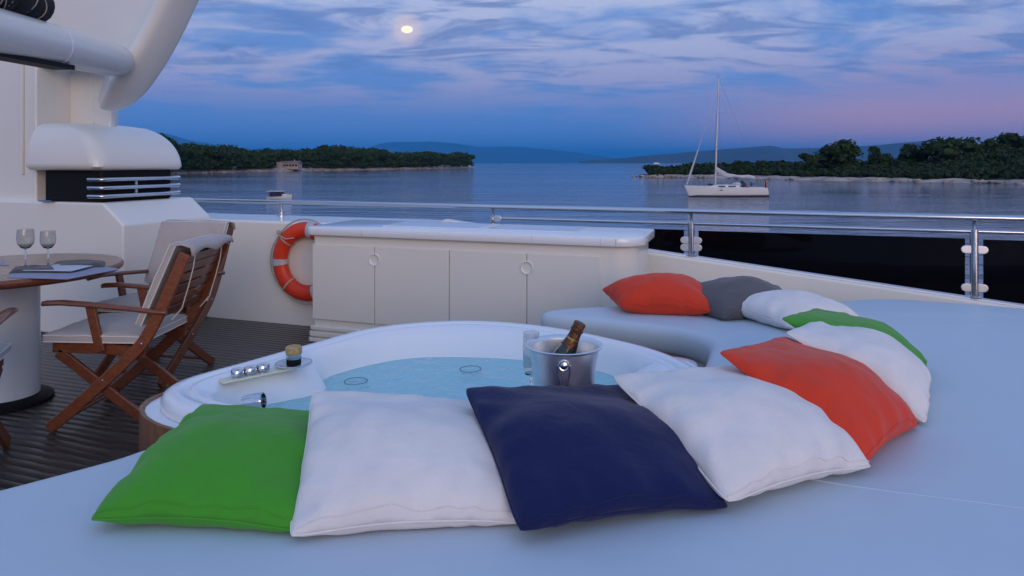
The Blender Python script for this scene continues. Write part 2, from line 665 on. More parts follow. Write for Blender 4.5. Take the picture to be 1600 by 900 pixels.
LS = [(120, 276), (200, 273.5), (280, 271), (340, 269.5), (400, 268.2), (470, 267), (540, 266), (610, 264.8), (670, 263.8), (715, 262.8), (744, 261.8)]
shoreL, soilL = island('wooded_point', LS, lambda s: 110 * min(1, (1.02 - s) * 7) + 3, lambda s: 2.5, 1, 2.3)
RS = [(1003, 276.6), (1030, 276.6), (1055, 276.4), (1090, 277.4), (1150, 278.6), (1230, 280.5), (1310, 282), (1400, 283.8), (1500, 285.6), (1620, 288), (1800, 292)]
shoreR, soilR = island('scrub_point', RS, lambda s: 4 + 120 * max(0, min(1, (s - .14) * 2.2)), lambda s: .4 + 13.5 * max(0, min(1, (s - .42) * 1.9)) ** 1.5, 2)


# ------------------------------------------------------------------ trees
def leaf_quads(mb, c, rad, n, size, rnd, squash=.8):
    for _ in range(n):
        d = Vector((rnd.gauss(0, 1), rnd.gauss(0, 1), rnd.gauss(0, 1))).normalized()
        if d.z < -.5:
            d.z *= -1
        p = c + Vector((d.x, d.y, d.z * squash)) * rad * rnd.uniform(.72, 1.08)
        n_ = (d + Vector((rnd.gauss(0, .5), rnd.gauss(0, .5), rnd.gauss(0, .5)))).normalized()
        x = n_.cross(Vector((rnd.gauss(0, 1), rnd.gauss(0, 1), rnd.gauss(0, 1)))).normalized()
        y = n_.cross(x)
        s = size * rnd.uniform(.6, 1.3)
        mb.add([p - x * s - y * s * .6, p + x * s - y * s * .6, p + x * s * .7 + y * s * .7, p - x * s * .7 + y * s * .7], [(0, 1, 2, 3)])


def blob(mb, c, rad, rnd, squash=.8):
    seg, rows = 8, 5
    rings = []
    for i in range(rows + 1):
        a = math.pi * i / rows
        rings.append([c + Vector((math.sin(a) * math.cos(2 * math.pi * k / seg), math.sin(a) * math.sin(2 * math.pi * k / seg), math.cos(a) * squash)) * rad * rnd.uniform(.8, 1.0) for k in range(seg)])
    mb.rings(rings, True)


def tree_meshes(h, w, seed, leaves=1300, lsize=.42, flat=.55):
    """crown and trunk meshes, base at the origin"""
    rnd = random.Random(seed)
    cr, tr = MB(), MB()
    base = h * .10
    lobes = []
    nl = 17
    for i in range(nl):
        a = rnd.uniform(0, 2 * math.pi)
        q = rnd.uniform(0, 1) ** .6
        z = base + (h - base) * rnd.uniform(.10, .84)
        f = (z - base) / (h - base)
        env = math.sqrt(max(.12, 1 - (abs(f - .36) / .66) ** 2))
        rr = w * .5 * env * q * .75
        lobes.append((Vector((math.cos(a) * rr, math.sin(a) * rr, z)), w * rnd.uniform(.17, .27)))
    for c, r in lobes:
        blob(cr, c, r * .72, rnd, flat + .2)
        leaf_quads(cr, c, r, leaves // nl, lsize, rnd, flat + .2)
    tr.tube([(0, 0, -.6), (.1, .05, h * .25), (.05, -.1, h * .5), (0, 0, h * .78)], [.26, .2, .14, .05], 7)
    for c, r in lobes[:6]:
        tr.tube([(.08, 0, h * .3), c * .5 + Vector((0, 0, h * .2)), c], [.1, .07, .03], 5)
    return cr, tr


protos = []
for i, (h, w) in enumerate([(10, 11), (11, 9.5), (9.5, 11.5), (11.5, 12), (10.5, 10), (9, 9)]):
    cr, tr = tree_meshes(h, w, 50 + i)
    root = thing('pine_tree', (0, 0, 0), 'dark round-crowned pine in the front row of the wooded point across the water', 'tree', 'pines along the wooded point')
    cr.build('crown', 'pine', root)
    tr.build('trunk', 'bark', root)
    protos.append((root, cr, tr, h))
used = [False] * len(protos)
rnd = random.Random(5)


def place_tree(k, loc, s, label=None, group=None, rz=None):
    root = protos[k][0]
    if used[k]:
        root = copy_tree(root)
    used[k] = True
    root.location = loc
    root.scale = (s, s, s)
    root.rotation_euler = (0, 0, rnd.uniform(0, 6.3) if rz is None else rz)
    if label:
        root['label'] = label
    if group:
        root['group'] = group
    return root


def on_shore(shore, px, inland):
    best = min(shore, key=lambda p: abs(800 + F * p.x / p.y - px))
    i = shore.index(best)
    a, b = shore[max(0, i - 1)], shore[min(len(shore) - 1, i + 1)]
    t = (b - a).normalized()
    n = Vector((-t.y, t.x, 0))
    if n.y < 0:
        n = -n
    q = best + n * inland
    q.x = (px - 800) / F * q.y
    return q


# left wood: skyline heights taken from the photograph
skyL = [(240, 212), (280, 224), (300, 225), (330, 228), (360, 226), (385, 234), (410, 232), (440, 231), (470, 236), (500, 228), (540, 229), (580, 232), (610, 236), (650, 238), (690, 237), (720, 237), (736, 240)]


def sky_y(tab, px):
    for (a, ya), (b, yb) in zip(tab, tab[1:]):
        if a <= px <= b:
            return ya + (yb - ya) * (px - a) / (b - a)
    return tab[0][1] if px < tab[0][0] else tab[-1][1]


px = 236
k = 0
while px < 738:
    inl = rnd.uniform(9, 16) if px < 700 else rnd.uniform(6, 9)
    if 415 < px < 488:
        inl = 46
    p = on_shore(shoreL, px, inl)
    top = (HY - sky_y(skyL, px)) * p.y / F + CZ - SEA       # crown height above the sea
    hgt = top * rnd.uniform(.66, 1.0) - 1.8
    kk = k % len(protos)
    lab = {0: 'dark pine at the far left of the wooded point, beside the white vent hood'}.get(k)
    last_tree = place_tree(kk, (p.x, p.y, SEA + 1.3), max(.55, hgt / protos[kk][3]), lab)
    if lab is None:
        last_tree['label'] = 'dark round-crowned pine in the front row of the wooded point across the water'
    k += 1
    px += rnd.uniform(9, 13)

last_tree['label'] = 'dark pine standing last at the right tip of the wooded point'
forest = MB()


def stamp(mbs, src, loc, s, rz):
    c, sn = math.cos(rz), math.sin(rz)
    mbs.add([Vector((loc[0] + s * (v.x * c - v.y * sn), loc[1] + s * (v.x * sn + v.y * c), loc[2] + s * v.z)) for v in src.v], src.f)


lite = [tree_meshes(h, w, 80 + i, 420, .55)[0] for i, (h, w) in enumerate([(10, 12), (10, 11), (10, 13)])]
for px in range(150, 732, 5):
    p = on_shore(shoreL, px, rnd.uniform(24, 60) * min(1, (745 - px) / 60))
    if 425 < px < 482:
        p = on_shore(shoreL, px, rnd.uniform(60, 90))
    top = (HY - sky_y(skyL, px)) * p.y / F + CZ - SEA
    hgt = max(5, top * rnd.uniform(.86, 1.03) - 2.5)
    stamp(forest, rnd.choice(lite), (p.x, p.y, SEA + 2.2), hgt / 10, rnd.uniform(0, 6.3))
for _ in range(170):
    px = rnd.uniform(240, 738)
    if 424 < px < 480:
        continue
    p = on_shore(shoreL, px, rnd.uniform(9, 12))
    stamp(forest, rnd.choice(lite), (p.x, p.y, SEA + 1.2), rnd.uniform(.3, .55), rnd.uniform(0, 6.3))
tag(forest.build('pine_wood', 'pine'), 'dense dark pine wood filling the left point across the water', 'wood', kind='stuff')

# right point: low scrub as one mass, single trees on its skyline
scrub = MB()
bush = []
for i in range(4):
    r2 = random.Random(200 + i)
    b = MB()
    for _ in range(4):
        c = Vector((r2.uniform(-1.2, 1.2), r2.uniform(-1.2, 1.2), r2.uniform(.5, 1.6)))
        blob(b, c, .8, r2)
        leaf_quads(b, c, 1.05, 26, .3, r2)
    bush.append(b)
nR = len(soilR)
for _ in range(1700):
    s = rnd.uniform(.125, 1.0)
    i = min(nR - 2, int(s * (nR - 1)))
    u = rnd.uniform(0, 1) ** 1.3
    col = soilR[i]
    q = u * 3
    a = int(min(2, q))
    p = col[a].lerp(col[a + 1], q - a)
    sc_ = rnd.uniform(.8, 1.6) * (.7 + .6 * min(1, u * 2)) * (.75 if s < .2 else 1)
    stamp(scrub, rnd.choice(bush), (p.x, p.y, p.z - .3), sc_, rnd.uniform(0, 6.3))
tag(scrub.build('scrub', 'shrub'), 'dark green scrub covering the right point behind the sailboat', 'scrub', kind='stuff')

singles = [
    (1310, 217, 34, 3, 1.25, 'large round dark tree standing highest above the scrub of the right point'),
    (1262, 239, 20, 1, 1.0, 'low dark tree just left of the large round tree on the right point'),
    (1372, 226, 60, 4, .8, 'small tree just right of the large round tree on the right point'),
    (1430, 222, 60, 0, .9, 'twiggy tree midway along the skyline of the right point'),
    (1486, 214, 55, 2, 1.1, 'broad tree where the hill of the right point begins to rise'),
    (1552, 214, 80, 5, .8, 'small round tree on the hillside near the right end of the right point'),
    (1588, 207, 90, 1, .95, 'tree on top of the hill, rightmost of the right point'),
    (1155, 250, 16, 5, .7, 'low bushy tree on the thin left end of the right point, behind the mast'),
    (1190, 249, 18, 0, .7, 'low bushy tree behind the stern of the sailboat on the right point'),
]
for px, py, inl, kk, wf, lab in singles:
    p = on_shore(shoreR, px, inl)
    gz = SEA + 1.2
    for i, pp in enumerate(shoreR):
        if (pp - on_shore(shoreR, px, 0)).length < .01:
            c = soilR[i]
            d = [(q.xy - p.xy).length for q in c[:4]]
            gz = c[d.index(min(d))].z - .3
    top = CZ + (HY - py) * p.y / F
    h = max(3.0, top - gz)
    o = place_tree(kk, (p.x, p.y, gz), h / protos[kk][3], lab, 'single trees on the right point')
    o.scale = (h / protos[kk][3] * wf, h / protos[kk][3] * wf, h / protos[kk][3])

# shoreline boulders
rocks = MB()
for sh, n in ((shoreL, 260), (shoreR, 300)):
    for _ in range(n):
        p = rnd.choice(sh)
        q = p + Vector((rnd.uniform(-3, 3), rnd.uniform(-1, 5), rnd.uniform(-.1, .5)))
        r_ = rnd.uniform(.25, .9)
        blob(rocks, q, r_, rnd, .55)
tag(rocks.build('shore_boulders', 'rock'), 'pale boulders scattered along the waterline of both points', 'rocks', kind='stuff')

# stone house in the wood
hp = on_shore(shoreL, 452, 10)
hw = 32 * hp.y / F / 2
house = thing('stone_house', (hp.x, hp.y, SEA + 1.6), 'small pinkish stone house among the trees of the left point', 'house')
H0 = SEA + 1.6
mb = MB()
mb.bbox(hp.x - hw, hp.x + hw, hp.y - 3, hp.y + 5, H0 - .6, H0 + 2.9)
mb.bbox(hp.x - hw * 1.0, hp.x - hw * .45, hp.y - 4.5, hp.y - 3.0, H0 - .6, H0 + 3.7)
mb.build('wall', 'stone_wall', house)
mb = MB()
mb.prism([(hp.x - hw - .4, hp.y - 3.5, H0 + 2.9), (hp.x - hw - .4, hp.y + 5.5, H0 + 2.9), (hp.x - hw - .4, hp.y + 1, H0 + 4.3)], (2 * hw + .8, 0, 0))
roof = mb.build('roof', 'roof_tile', house)
mb = MB()
mb.bbox(hp.x + hw * .4, hp.x + hw * .5, hp.y + .6, hp.y + 1.6, H0 + 3.9, H0 + 5.0)
mb.build('chimney', 'stone_wall', roof)
for i in range(5):
    mb = MB()
    xx = hp.x - hw * .3 + i * hw * .28
    mb.bbox(xx - .55, xx + .55, hp.y - 3.12, hp.y - 2.95, H0 + 1.1, H0 + 2.2)
    mb.build('window', 'window', house)

# far white ferry and distant settlement
fp = sea_pt(1026, 256.0)
fb = thing('ferry', (fp.x, fp.y, SEA), 'tiny white ferry on the horizon left of the sailboat mast', 'ferry')
fl = 9 * fp.y / F
mb = MB()
mb.prism([fp + Vector((-fl / 2, 0, -.3)), fp + Vector((fl / 2, 0, -.3)), fp + Vector((fl / 2 + fl * .06, 0, fl * .13)), fp + Vector((-fl / 2, 0, fl * .11))], (0, fl * .2, 0))
mb.build('hull', 'hullwhite', fb)
mb = MB()
mb.bbox(fp.x - fl * .38, fp.x + fl * .25, fp.y + fl * .03, fp.y + fl * .17, SEA + fl * .11, SEA + fl * .22)
mb.build('cabin', 'hullwhite', fb)

# ------------------------------------------------------------------ moon
MD = 75000
mp_ = Vector((0, 0, CZ)) + md * MD
moon_m = bpy.data.materials.new('moonlight')
moon_m.use_nodes = True
t = moon_m.node_tree
t.nodes.remove(t.nodes['Principled BSDF'])
em = nd(t, 'ShaderNodeEmission')
em.inputs['Color'].default_value = (1.0, .84, .62, 1)
em.inputs['Strength'].default_value = 1.25
t.links.new(em.outputs[0], t.nodes['Material Output'].inputs[0])
M['moon'] = moon_m
mr = 8.8 / F * MD
mb = MB()
mb.lathe([(0, -.62 * mr)] + [(math.cos(a) * mr, math.sin(a) * .62 * mr) for a in [R(x) for x in range(-80, 81, 10)]] + [(0, .62 * mr)], 32)
mo = mb.build('moon', 'moon')
mo.location = mp_
tag(mo, 'bright pale moon glowing through thin cloud', 'moon')


# ------------------------------------------------------------------ sailboat
def sailboat():
    wl = sea_pt(1132, 307)
    Lh = 127 * wl.y / F
    root = thing('sailboat', wl, 'white single-masted sailing yacht at anchor off the right point', 'sailboat', rz=R(6))
    def b(mb_, name, m, par=root, **k):
        return mb_.build(name, m, par, world_=False, **k)
    sx = lambda px: (px - 1132) / 127 * Lh          # bow to the left
    # hull stations
    rings, boot = [], []
    for i in range(15):
        s = i / 14
        x = -Lh / 2 + s * Lh
        bm_ = 1.85 * math.sin(min(1, s * 1.12 + .02) * math.pi * .56) ** .8 * (1 if s < .75 else 1 - (s - .75) * .7)
        bm_ = max(.04, bm_)
        sh = 1.55 - .45 * s + .15 * s * s
        xr = x + (.35 * (1 - s / .12) if s < .12 else 0) * 0
        prof = [(-bm_, sh), (-bm_ * .97, .55), (-bm_ * .86, .12), (-bm_ * .5, -.25), (0, -.4), (bm_ * .5, -.25), (bm_ * .86, .12), (bm_ * .97, .55), (bm_, sh)]
        rk = .55 * (1 - s) ** 4
        rings.append([Vector((xr + rk * (1.2 - z) * .9 - (0.0 if s < .98 else -.25 * (1 - z)), y, z)) for y, z in prof])
    mb = MB()
    mb.rings(rings, closed=False)
    mb.add(rings[-1], [tuple(range(9))])
    b(mb, 'hull', 'hullwhite', ang=60)
    mb = MB()
    mb.rings([[r[1] * 1 + Vector((0, -.012, -.38)) if 0 else Vector((r[2].x, r[2].y * 1.06, .24)), Vector((r[2].x, r[2].y * 1.035, -.05))] for r in rings], closed=False)
    b(mb, 'boot_stripe', 'boot')
    mb = MB()
    mb.rings([[r[0], Vector((r[0].x, 0, r[0].z + .09)), r[8]] for r in rings], closed=False)
    b(mb, 'deck', 'hullwhite', ang=60)
    # coachroof
    cr = []
    for px_, hh, w in ((1098, .05, .5), (1104, .32, .85), (1118, .46, 1.1), (1140, .5, 1.2), (1150, .42, 1.2), (1156, .1, 1.15)):
        x = sx(px_)
        z0 = 1.22
        cr.append([Vector((x, -w, z0)), Vector((x, -w * .92, z0 + hh * .8)), Vector((x, -w * .6, z0 + hh)), Vector((x, w * .6, z0 + hh)), Vector((x, w * .92, z0 + hh * .8)), Vector((x, w, z0))])
    mb = MB()
    mb.rings(cr, closed=False)
    b(mb, 'cabin', 'hullwhite')
    for a, c in ((1117, 1128), (1133, 1145)):
        mb = MB()
        mb.box((sx((a + c) / 2), -1.14, 1.50), ((sx(c) - sx(a)) / 2, .01, 0), (0, .05, 0), (0, .02, .085))
        b(mb, 'window', 'window', bevel=.02)
    mb = MB()
    mb.box((sx(1118.5), -1.86, 1.0), (.24, 0, 0), (0, .03, 0), (0, 0, .06))
    b(mb, 'porthole', 'window', bevel=.03)
    mast = MB()
    top = 185 * wl.y / F
    mx = sx(1117)
    mtx = mx + 5.5 * wl.y / F
    mast.tube([(mx, 0, 1.5), (mx * .5 + mtx * .5, 0, top * .55), (mtx, 0, top)], [.13, .12, .085], 10)
    mobj = b(mast, 'mast', 'alu')
    mb = MB()
    mb.tube([(mtx - .35, 0, top + .1), (mtx + .3, 0, top + .12)], .02, 5)
    mb.tube([(mtx, 0, top), (mtx, 0, top + .5)], .015, 5)
    b(mb, 'wind_vane', 'wire', mobj)
    for zf, w in ((.42, 1.1), (.70, .85)):
        x = mx + (mtx - mx) * zf
        mb = MB()
        mb.tube([(x + .15, -w, top * zf + .1), (x, 0, top * zf), (x + .15, w, top * zf + .1)], .035, 6)
        b(mb, 'spreader', 'alu', mobj)
    boom = MB()
    boom.tube([(mx + .15, 0, 3.2), (sx(1182), 0, 2.75)], .09, 8)
    b(boom, 'boom', 'alu')
    mb = MB()
    pts, rr = [], []
    for i in range(12):
        s = i / 11
        pts.append((mx + .1 + s * (sx(1180) - mx), 0, 4.0 - .85 * min(1, s * 3.2) ** .6 - .38 * s + .05 * math.sin(s * 17)))
        rr.append(.26 + .06 * math.sin(s * 9) - .14 * s)
    mb.tube(pts, rr, 8, sy=1.3)
    b(mb, 'sail_cover', 'sailcloth')
    mb = MB()
    fs0 = Vector((sx(1071), 0, 1.7))
    fs1 = Vector((mx + (mtx - mx) * .92, 0, top * .92))
    mb.tube([fs0, fs0.lerp(fs1, .1), fs0.lerp(fs1, .36)], [.07, .16, .09], 8)
    mb.tube([fs0.lerp(fs1, .34), fs0.lerp(fs1, .7), fs1], [.05, .04, .025], 6)
    b(mb, 'furled_sail', 'sailcloth')
    for y in (-1.6, 1.6):
        mb = MB()
        mb.tube([(mx + .3, y, 1.25), (mx + .3, y * .66, top * .42), (mtx, 0, top * .93)], .014, 4)
        b(mb, 'shroud', 'wire')
    mb = MB()
    mb.tube([(sx(1195), 0, 1.3), (mtx, 0, top)], .012, 4)
    b(mb, 'backstay', 'wire')
    # pulpit and lifelines
    for y in (-1, 1):
        mb = MB()
        for zz in (1.95, 1.65):
            mb.tube([(r[0].x, r[0].y * y * -1 * .96, r[0].z + zz - 1.2) for r in rings[1:]], .014, 4)
        for r in rings[1:]:
            mb.tube([(r[0].x, -r[0].y * y * .96, r[0].z), (r[0].x, -r[0].y * y * .96, r[0].z + .75)], .016, 4)
        b(mb, 'lifeline', 'wire')
    # spray hood, cockpit gear
    mb = MB()
    mb.lathe([(0, .55), (.35, .5), (.62, .3), (.7, 0)], 12, (sx(1152), 0, 1.55))
    b(mb, 'spray_hood', 'sailcloth')
    mb = MB()
    mb.bbox(sx(1158), sx(1165), -.5, .5, 1.1, 1.95)
    mb.bbox(sx(1159), sx(1163), -.3, .3, 1.95, 2.25)
    b(mb, 'steering_pedestal', 'navy_canvas', bevel=.12)
    mb = MB()
    mb.bbox(sx(1162), sx(1168), -.75, .75, 1.1, 1.55)
    b(mb, 'cockpit_cushion', 'red_paint', bevel=.1)
    mb = MB()
    mb.lathe([(.42, -.03), (.46, 0), (.42, .03), (.40, 0), (.42, -.03)], 20, (sx(1176), 0, 1.75), Matrix.Rotation(R(90), 3, 'Y'))
    b(mb, 'wheel', 'steel')
    mb = MB()
    mb.bbox(sx(1106), sx(1112), -.4, .4, 1.62, 1.82)
    b(mb, 'deck_hatch', 'navy_canvas', bevel=.05)
    pole = MB()
    pole.tube([(sx(1193), -.5, 1.0), (sx(1196), -.5, 2.5)], .025, 6)
    po = b(pole, 'flag_pole', 'alu')
    for i, m_ in enumerate(('flag_black', 'flag_red', 'flag_gold')):
        mb = MB()
        x0 = sx(1194.6)
        cols = []
        for j in range(6):
            xx = x0 + .12 * i + .12 * j / 5
            cols.append([Vector((xx, -.5 + .05 * math.sin(j + i * 2), 2.45 - .12 * i)), Vector((xx + .12, -.5 + .08 * math.sin(j + i * 2 + 1), 1.25 - .1 * i))])
        mb.rings(cols, closed=False)
        b(mb, 'flag_stripe', m_, po)


sailboat()


def motorboat():
    wl = sea_pt(436, 309.5)
    root = thing('motor_launch', wl, 'small motor launch with dark canopy seen just above the left rail', 'motorboat', rz=R(-4))
    k = wl.y / F
    sx = lambda px: (px - 436) * k
    rings = []
    for px_, w, sh in ((419, .75, .24), (427, .85, .22), (440, .85, .27), (449, .6, .38), (454, .25, .46), (456.5, .03, .52)):
        rings.append([Vector((sx(px_), -w, sh)), Vector((sx(px_) - .05, -w * .75, -.1)), Vector((sx(px_) - .1, 0, -.25)), Vector((sx(px_) - .05, w * .75, -.1)), Vector((sx(px_), w, sh))])
    mb = MB()
    mb.rings(rings, closed=False)
    mb.add(rings[0], [(0, 1, 2, 3, 4)])
    mb.build('hull', 'hullwhite', root, world_=False)
    mb = MB()
    mb.bbox(sx(443), sx(450), -.5, .5, .3, .55)
    mb.build('foredeck', 'hullwhite', root, world_=False, bevel=.05)
    mb = MB()
    mb.bbox(sx(418), sx(444), -.72, .72, .92, .99)
    mb.build('canopy', 'sailcloth', root, world_=False, bevel=.03)
    for x in (422, 432, 443):
        for y in (-.66, .66):
            mb = MB()
            mb.tube([(sx(x), y, .3), (sx(x) - .03, y, .93)], .025, 5)
            mb.build('canopy_pole', 'wire', root, world_=False)
    mb = MB()
    mb.bbox(sx(423), sx(441), -.6, .6, .2, .82)
    mb.build('cabin', 'navy_canvas', root, world_=False, bevel=.1)
    mb = MB()
    mb.bbox(sx(441.5), sx(444), -.4, .4, .35, .62)
    mb.build('seat', 'red_paint', root, world_=False, bevel=.05)


motorboat()

# ------------------------------------------------------------------ own yacht: deck
YR0 = 5.79                                  # rail: Y = YR0 - .338 X
RO = Vector((0, YR0, 0))


def rail_pt(s, off=0.0, z=0.0):
    """s metres along the rail from X=0, off metres outboard"""
    return RO + E1 * s + E2 * off + UP * z


def s_at(px, off=0.0):
    """rail parameter whose point projects to column px"""
    k = (px - 800) / F
    o = RO + E2 * off
    return (k * o.y - o.x) / (E1.x - k * E1.y)


mb = MB()
mb.box(rail_pt(-.5, -4.0, -.06), E1 * 6.5, E2 * 4.0, UP * .05)
deck = tag(mb.build('deck', 'caulk'), None, None, kind='structure')
pm = None
PW = .052
for i in range(92):
    off = -.55 - i * (PW + .0045)
    if pm is None:
        mb = MB()
        mb.bbox(-5.2, 5.2, -PW / 2, PW / 2, -.010, .0)
        o = mb.build('plank', 'teak_deck', deck, bevel=.0015)
        pm = o.data
    else:
        o = bpy.data.objects.new('plank', pm)
        COL.objects.link(o)
        o.parent = deck
        bv = o.modifiers.new('bevel', 'BEVEL')
        bv.width = .0015
    c = rail_pt(-1.6 + .37 * math.sin(i * 2.1), off, .002)
    o.location = c
    o.rotation_euler = (0, 0, math.atan2(E1.y, E1.x))

# hull side below the deck edge
mb = MB()
mb.prism([rail_pt(-9, .10, -.02), rail_pt(-9, .02, -1.6), rail_pt(-9, -.2, SEA - .4), rail_pt(-9, -1.0, SEA - .4), rail_pt(-9, -1.0, -.12), rail_pt(-9, -.2, -.12)], E1 * 16)
tag(mb.build('yacht_hull', 'gelcoat'), 'white side of the yacht below the railing', 'hull')


# ------------------------------------------------------------------ bulwark
def zt(s):
    """height of the bulwark top, falling to the right"""
    X = s * E1.x
    z = .662 - .1155 * (X - 1.396)
    return min(.890, z)


mb = MB()
st_ = [-6.0, -4, -3, -2, -1.2, -.62]
mb.rings([[rail_pt(s, .08, -.05), rail_pt(s, .08, zt(s) - .012), rail_pt(s, .065, zt(s)), rail_pt(s, -.50, zt(s)), rail_pt(s, -.52, zt(s) - .02), rail_pt(s, -.52, .004)] for s in st_], True, True, True)
bul = thing('bulwark', rail_pt(-2, -.2, 0), 'cream white bulwark wall running along the deck edge below the steel rail', 'wall')
mb.build('thick_wall', 'gelcoat', bul)
mb = MB()
st_ = [-.62, 0, .8, 1.5, 2.5, 3.5, 4.5, 5.6]
mb.rings([[rail_pt(s, .08, -.05), rail_pt(s, .08, zt(s) - .012), rail_pt(s, .07, zt(s)), rail_pt(s, -.06, zt(s)), rail_pt(s, -.075, zt(s) - .015), rail_pt(s, -.10, .004)] for s in st_], True, True, True)
mb.build('low_coaming', 'gelcoat', bul)
mb = MB()
mb.rings([[rail_pt(s, .06, zt(s) + .001), rail_pt(s, .06, zt(s) + .012), rail_pt(s, -.03, zt(s) + .012), rail_pt(s, -.03, zt(s) + .001)] for s in st_], True, True, True)
mb.build('cap_strip', 'gelcoat_cool', bul)

# ------------------------------------------------------------------ railing
ZR, ZM = 1.02, .925
rl = thing('railing', rail_pt(0, 0, zt(0)), 'polished steel railing with dark glass panes above the bulwark', 'railing')
mb = MB()
mb.tube([rail_pt(s, 0, ZR) for s in (-6, -4, -2, 0, 2, 4, 5.6)], .0215, 14)
mb.build('top_rail', 'steel', rl)
posts = [s_at(px) for px in (440, 770, 1080, 1522)]
posts = [posts[0] - 2.3] + posts + [posts[-1] + 1.95]
mb = MB()
mb.tube([rail_pt(s, 0, ZM) for s in (posts[2], posts[3], posts[4], posts[5])], .0145, 12)
mb.build('lower_rail', 'steel', rl)
for i, s in enumerate(posts):
    zb = zt(s) + (.0125 if s > -.62 else .0005)
    mb = MB()
    r_ = .027
    mb.lathe([(.045, zb), (.045, zb + .008), (r_, zb + .012), (r_, ZR - .085), (.012, ZR - .08), (.012, ZR - .03), (.02, ZR - .018)], 16, rail_pt(s))
    post = mb.build('post', 'steel', rl)
    if i >= 2:
        for sd in (-1, 1):
            if i == 2 and sd == -1:
                continue
            for zc in ((.80, zb + .07) if zb < .6 else (.795, zb + .065)):
                mb = MB()
                # D-shaped glass clamp
                prof = []
                for k in range(9):
                    a = -math.pi / 2 + math.pi * k / 8
                    prof.append(rail_pt(s + sd * (.055 + .027 * math.cos(a)), -.016, zc + .027 * math.sin(a)))
                prof += [rail_pt(s + sd * .02, -.016, zc + .027), rail_pt(s + sd * .02, -.016, zc - .027)]
                mb.prism(prof, E2 * .032)
                mb.build('glass_clamp', 'steel_brushed', post, bevel=.004)
pane_m = bpy.data.materials.new('dark_tinted_glass')
pane_m.use_nodes = True
t = pane_m.node_tree
p = t.nodes['Principled BSDF']
p.inputs['Base Color'].default_value = (.003, .003, .005, 1)
p.inputs['Roughness'].default_value = .03
p.inputs['Specular IOR Level'].default_value = .12
tr = nd(t, 'ShaderNodeBsdfTransparent')
tr.inputs[0].default_value = (.10, .10, .13, 1)
mx = nd(t, 'ShaderNodeMixShader')
mx.inputs[0].default_value = .82
t.links.new(tr.outputs[0], mx.inputs[1])
t.links.new(p.outputs[0], mx.inputs[2])
t.links.new(mx.outputs[0], t.nodes['Material Output'].inputs[0])
M['pane'] = pane_m
for a, b_ in zip(posts[2:], posts[3:]):
    mb = MB()
    s0, s1 = a + .055, b_ - .055
    mb.prism([rail_pt(s0, -.006, zt(s0) + .02), rail_pt(s1, -.006, zt(s1) + .02), rail_pt(s1, -.006, .875), rail_pt(s0, -.006, .872)], E2 * .012)
    mb.build('glass_pane', 'pane', rl)

# ------------------------------------------------------------------ deck locker (long cabinet)
CF = P(480, 354, .90)
CF.z = 0
CL, CD = 2.58, .69


def cab(l, d, z):
    return CF + E1 * l + E2 * d + UP * z


def cab_l(px, d=0.0):
    k = (px - 800) / F
    o = CF + E2 * d
    return (k * o.y - o.x) / (E1.x - k * E1.y)


def rrect(l0, l1, d0, d1, z, rad, n=6):
    """outline of the locker plan, its front right corner rounded more"""
    out = []
    for cx, cy, r_, a0 in ((l1, d0, rad[1], -90), (l1, d1, rad[2], 0), (l0, d1, rad[3], 90), (l0, d0, rad[0], 180)):
        ox = cx - r_ if cx == l1 else cx + r_
        oy = cy + r_ if cy == d0 else cy - r_
        for k in range(n + 1):
            a = R(a0 + 90 * k / n)
            out.append(cab(ox + r_ * math.cos(a), oy + r_ * math.sin(a), z))
    return out


lk = thing('deck_locker', cab(CL / 2, CD / 2, 0), 'long cream deck locker with four doors and a thick white countertop', 'cabinet')
mb = MB()
rd = (.03, .16, .03, .03)
mb.rings([rrect(.03, CL - .03, .03, CD, .003, rd), rrect(.03, CL - .03, .03, CD, .83, rd)], True, True, True)
mb.build('body', 'gelcoat', lk)
for z0, z1, o_ in ((.004, .035, .0), (.045, .085, .004), (.095, .125, .008)):
    mb = MB()
    mb.rings([rrect(o_, CL - o_, o_, CD - .01, z0, rd), rrect(o_, CL - o_, o_, CD - .01, z1, rd)], True, True, True)
    mb.build('base_moulding', 'gelcoat', lk, bevel=.006)
mb = MB()
rt = (.06, .19, .05, .05)
mb.rings([rrect(.004, CL - .004, .004, CD + .03, .834, rt), rrect(-.012, CL + .012, -.012, CD + .03, .837, rt), rrect(-.015, CL + .015, -.015, CD + .03, .842, rt), rrect(-.015, CL + .015, -.015, CD + .03, .890, rt), rrect(-.011, CL + .011, -.011, CD + .03, .897, rt), rrect(-.002, CL + .002, -.002, CD + .02, .90, rt)], True, True, True)
top = mb.build('countertop', 'gelcoat_cool', lk, ang=50)
for a, b_ in ((.55, 1.35), (1.42, 2.1)):
    mb = MB()
    mb.box(cab((a + b_) / 2, .40, .904), E1 * (b_ - a) / 2, E2 * .2, UP * .004)
    mb.build('lid', 'gelcoat_cool', top, bevel=.003)
for px in (565, 831, 938, 962):
    l_ = cab_l(px, -.015)
    mb = MB()
    mb.box(cab(l_, -.0148, .866), E1 * .0011, E2 * .0008, UP * .024)
    mb.build('joint_line', 'caulk_grey', top)
dp = [cab_l(486), cab_l(583.5), cab_l(700.5), cab_l(822), cab_l(937)]
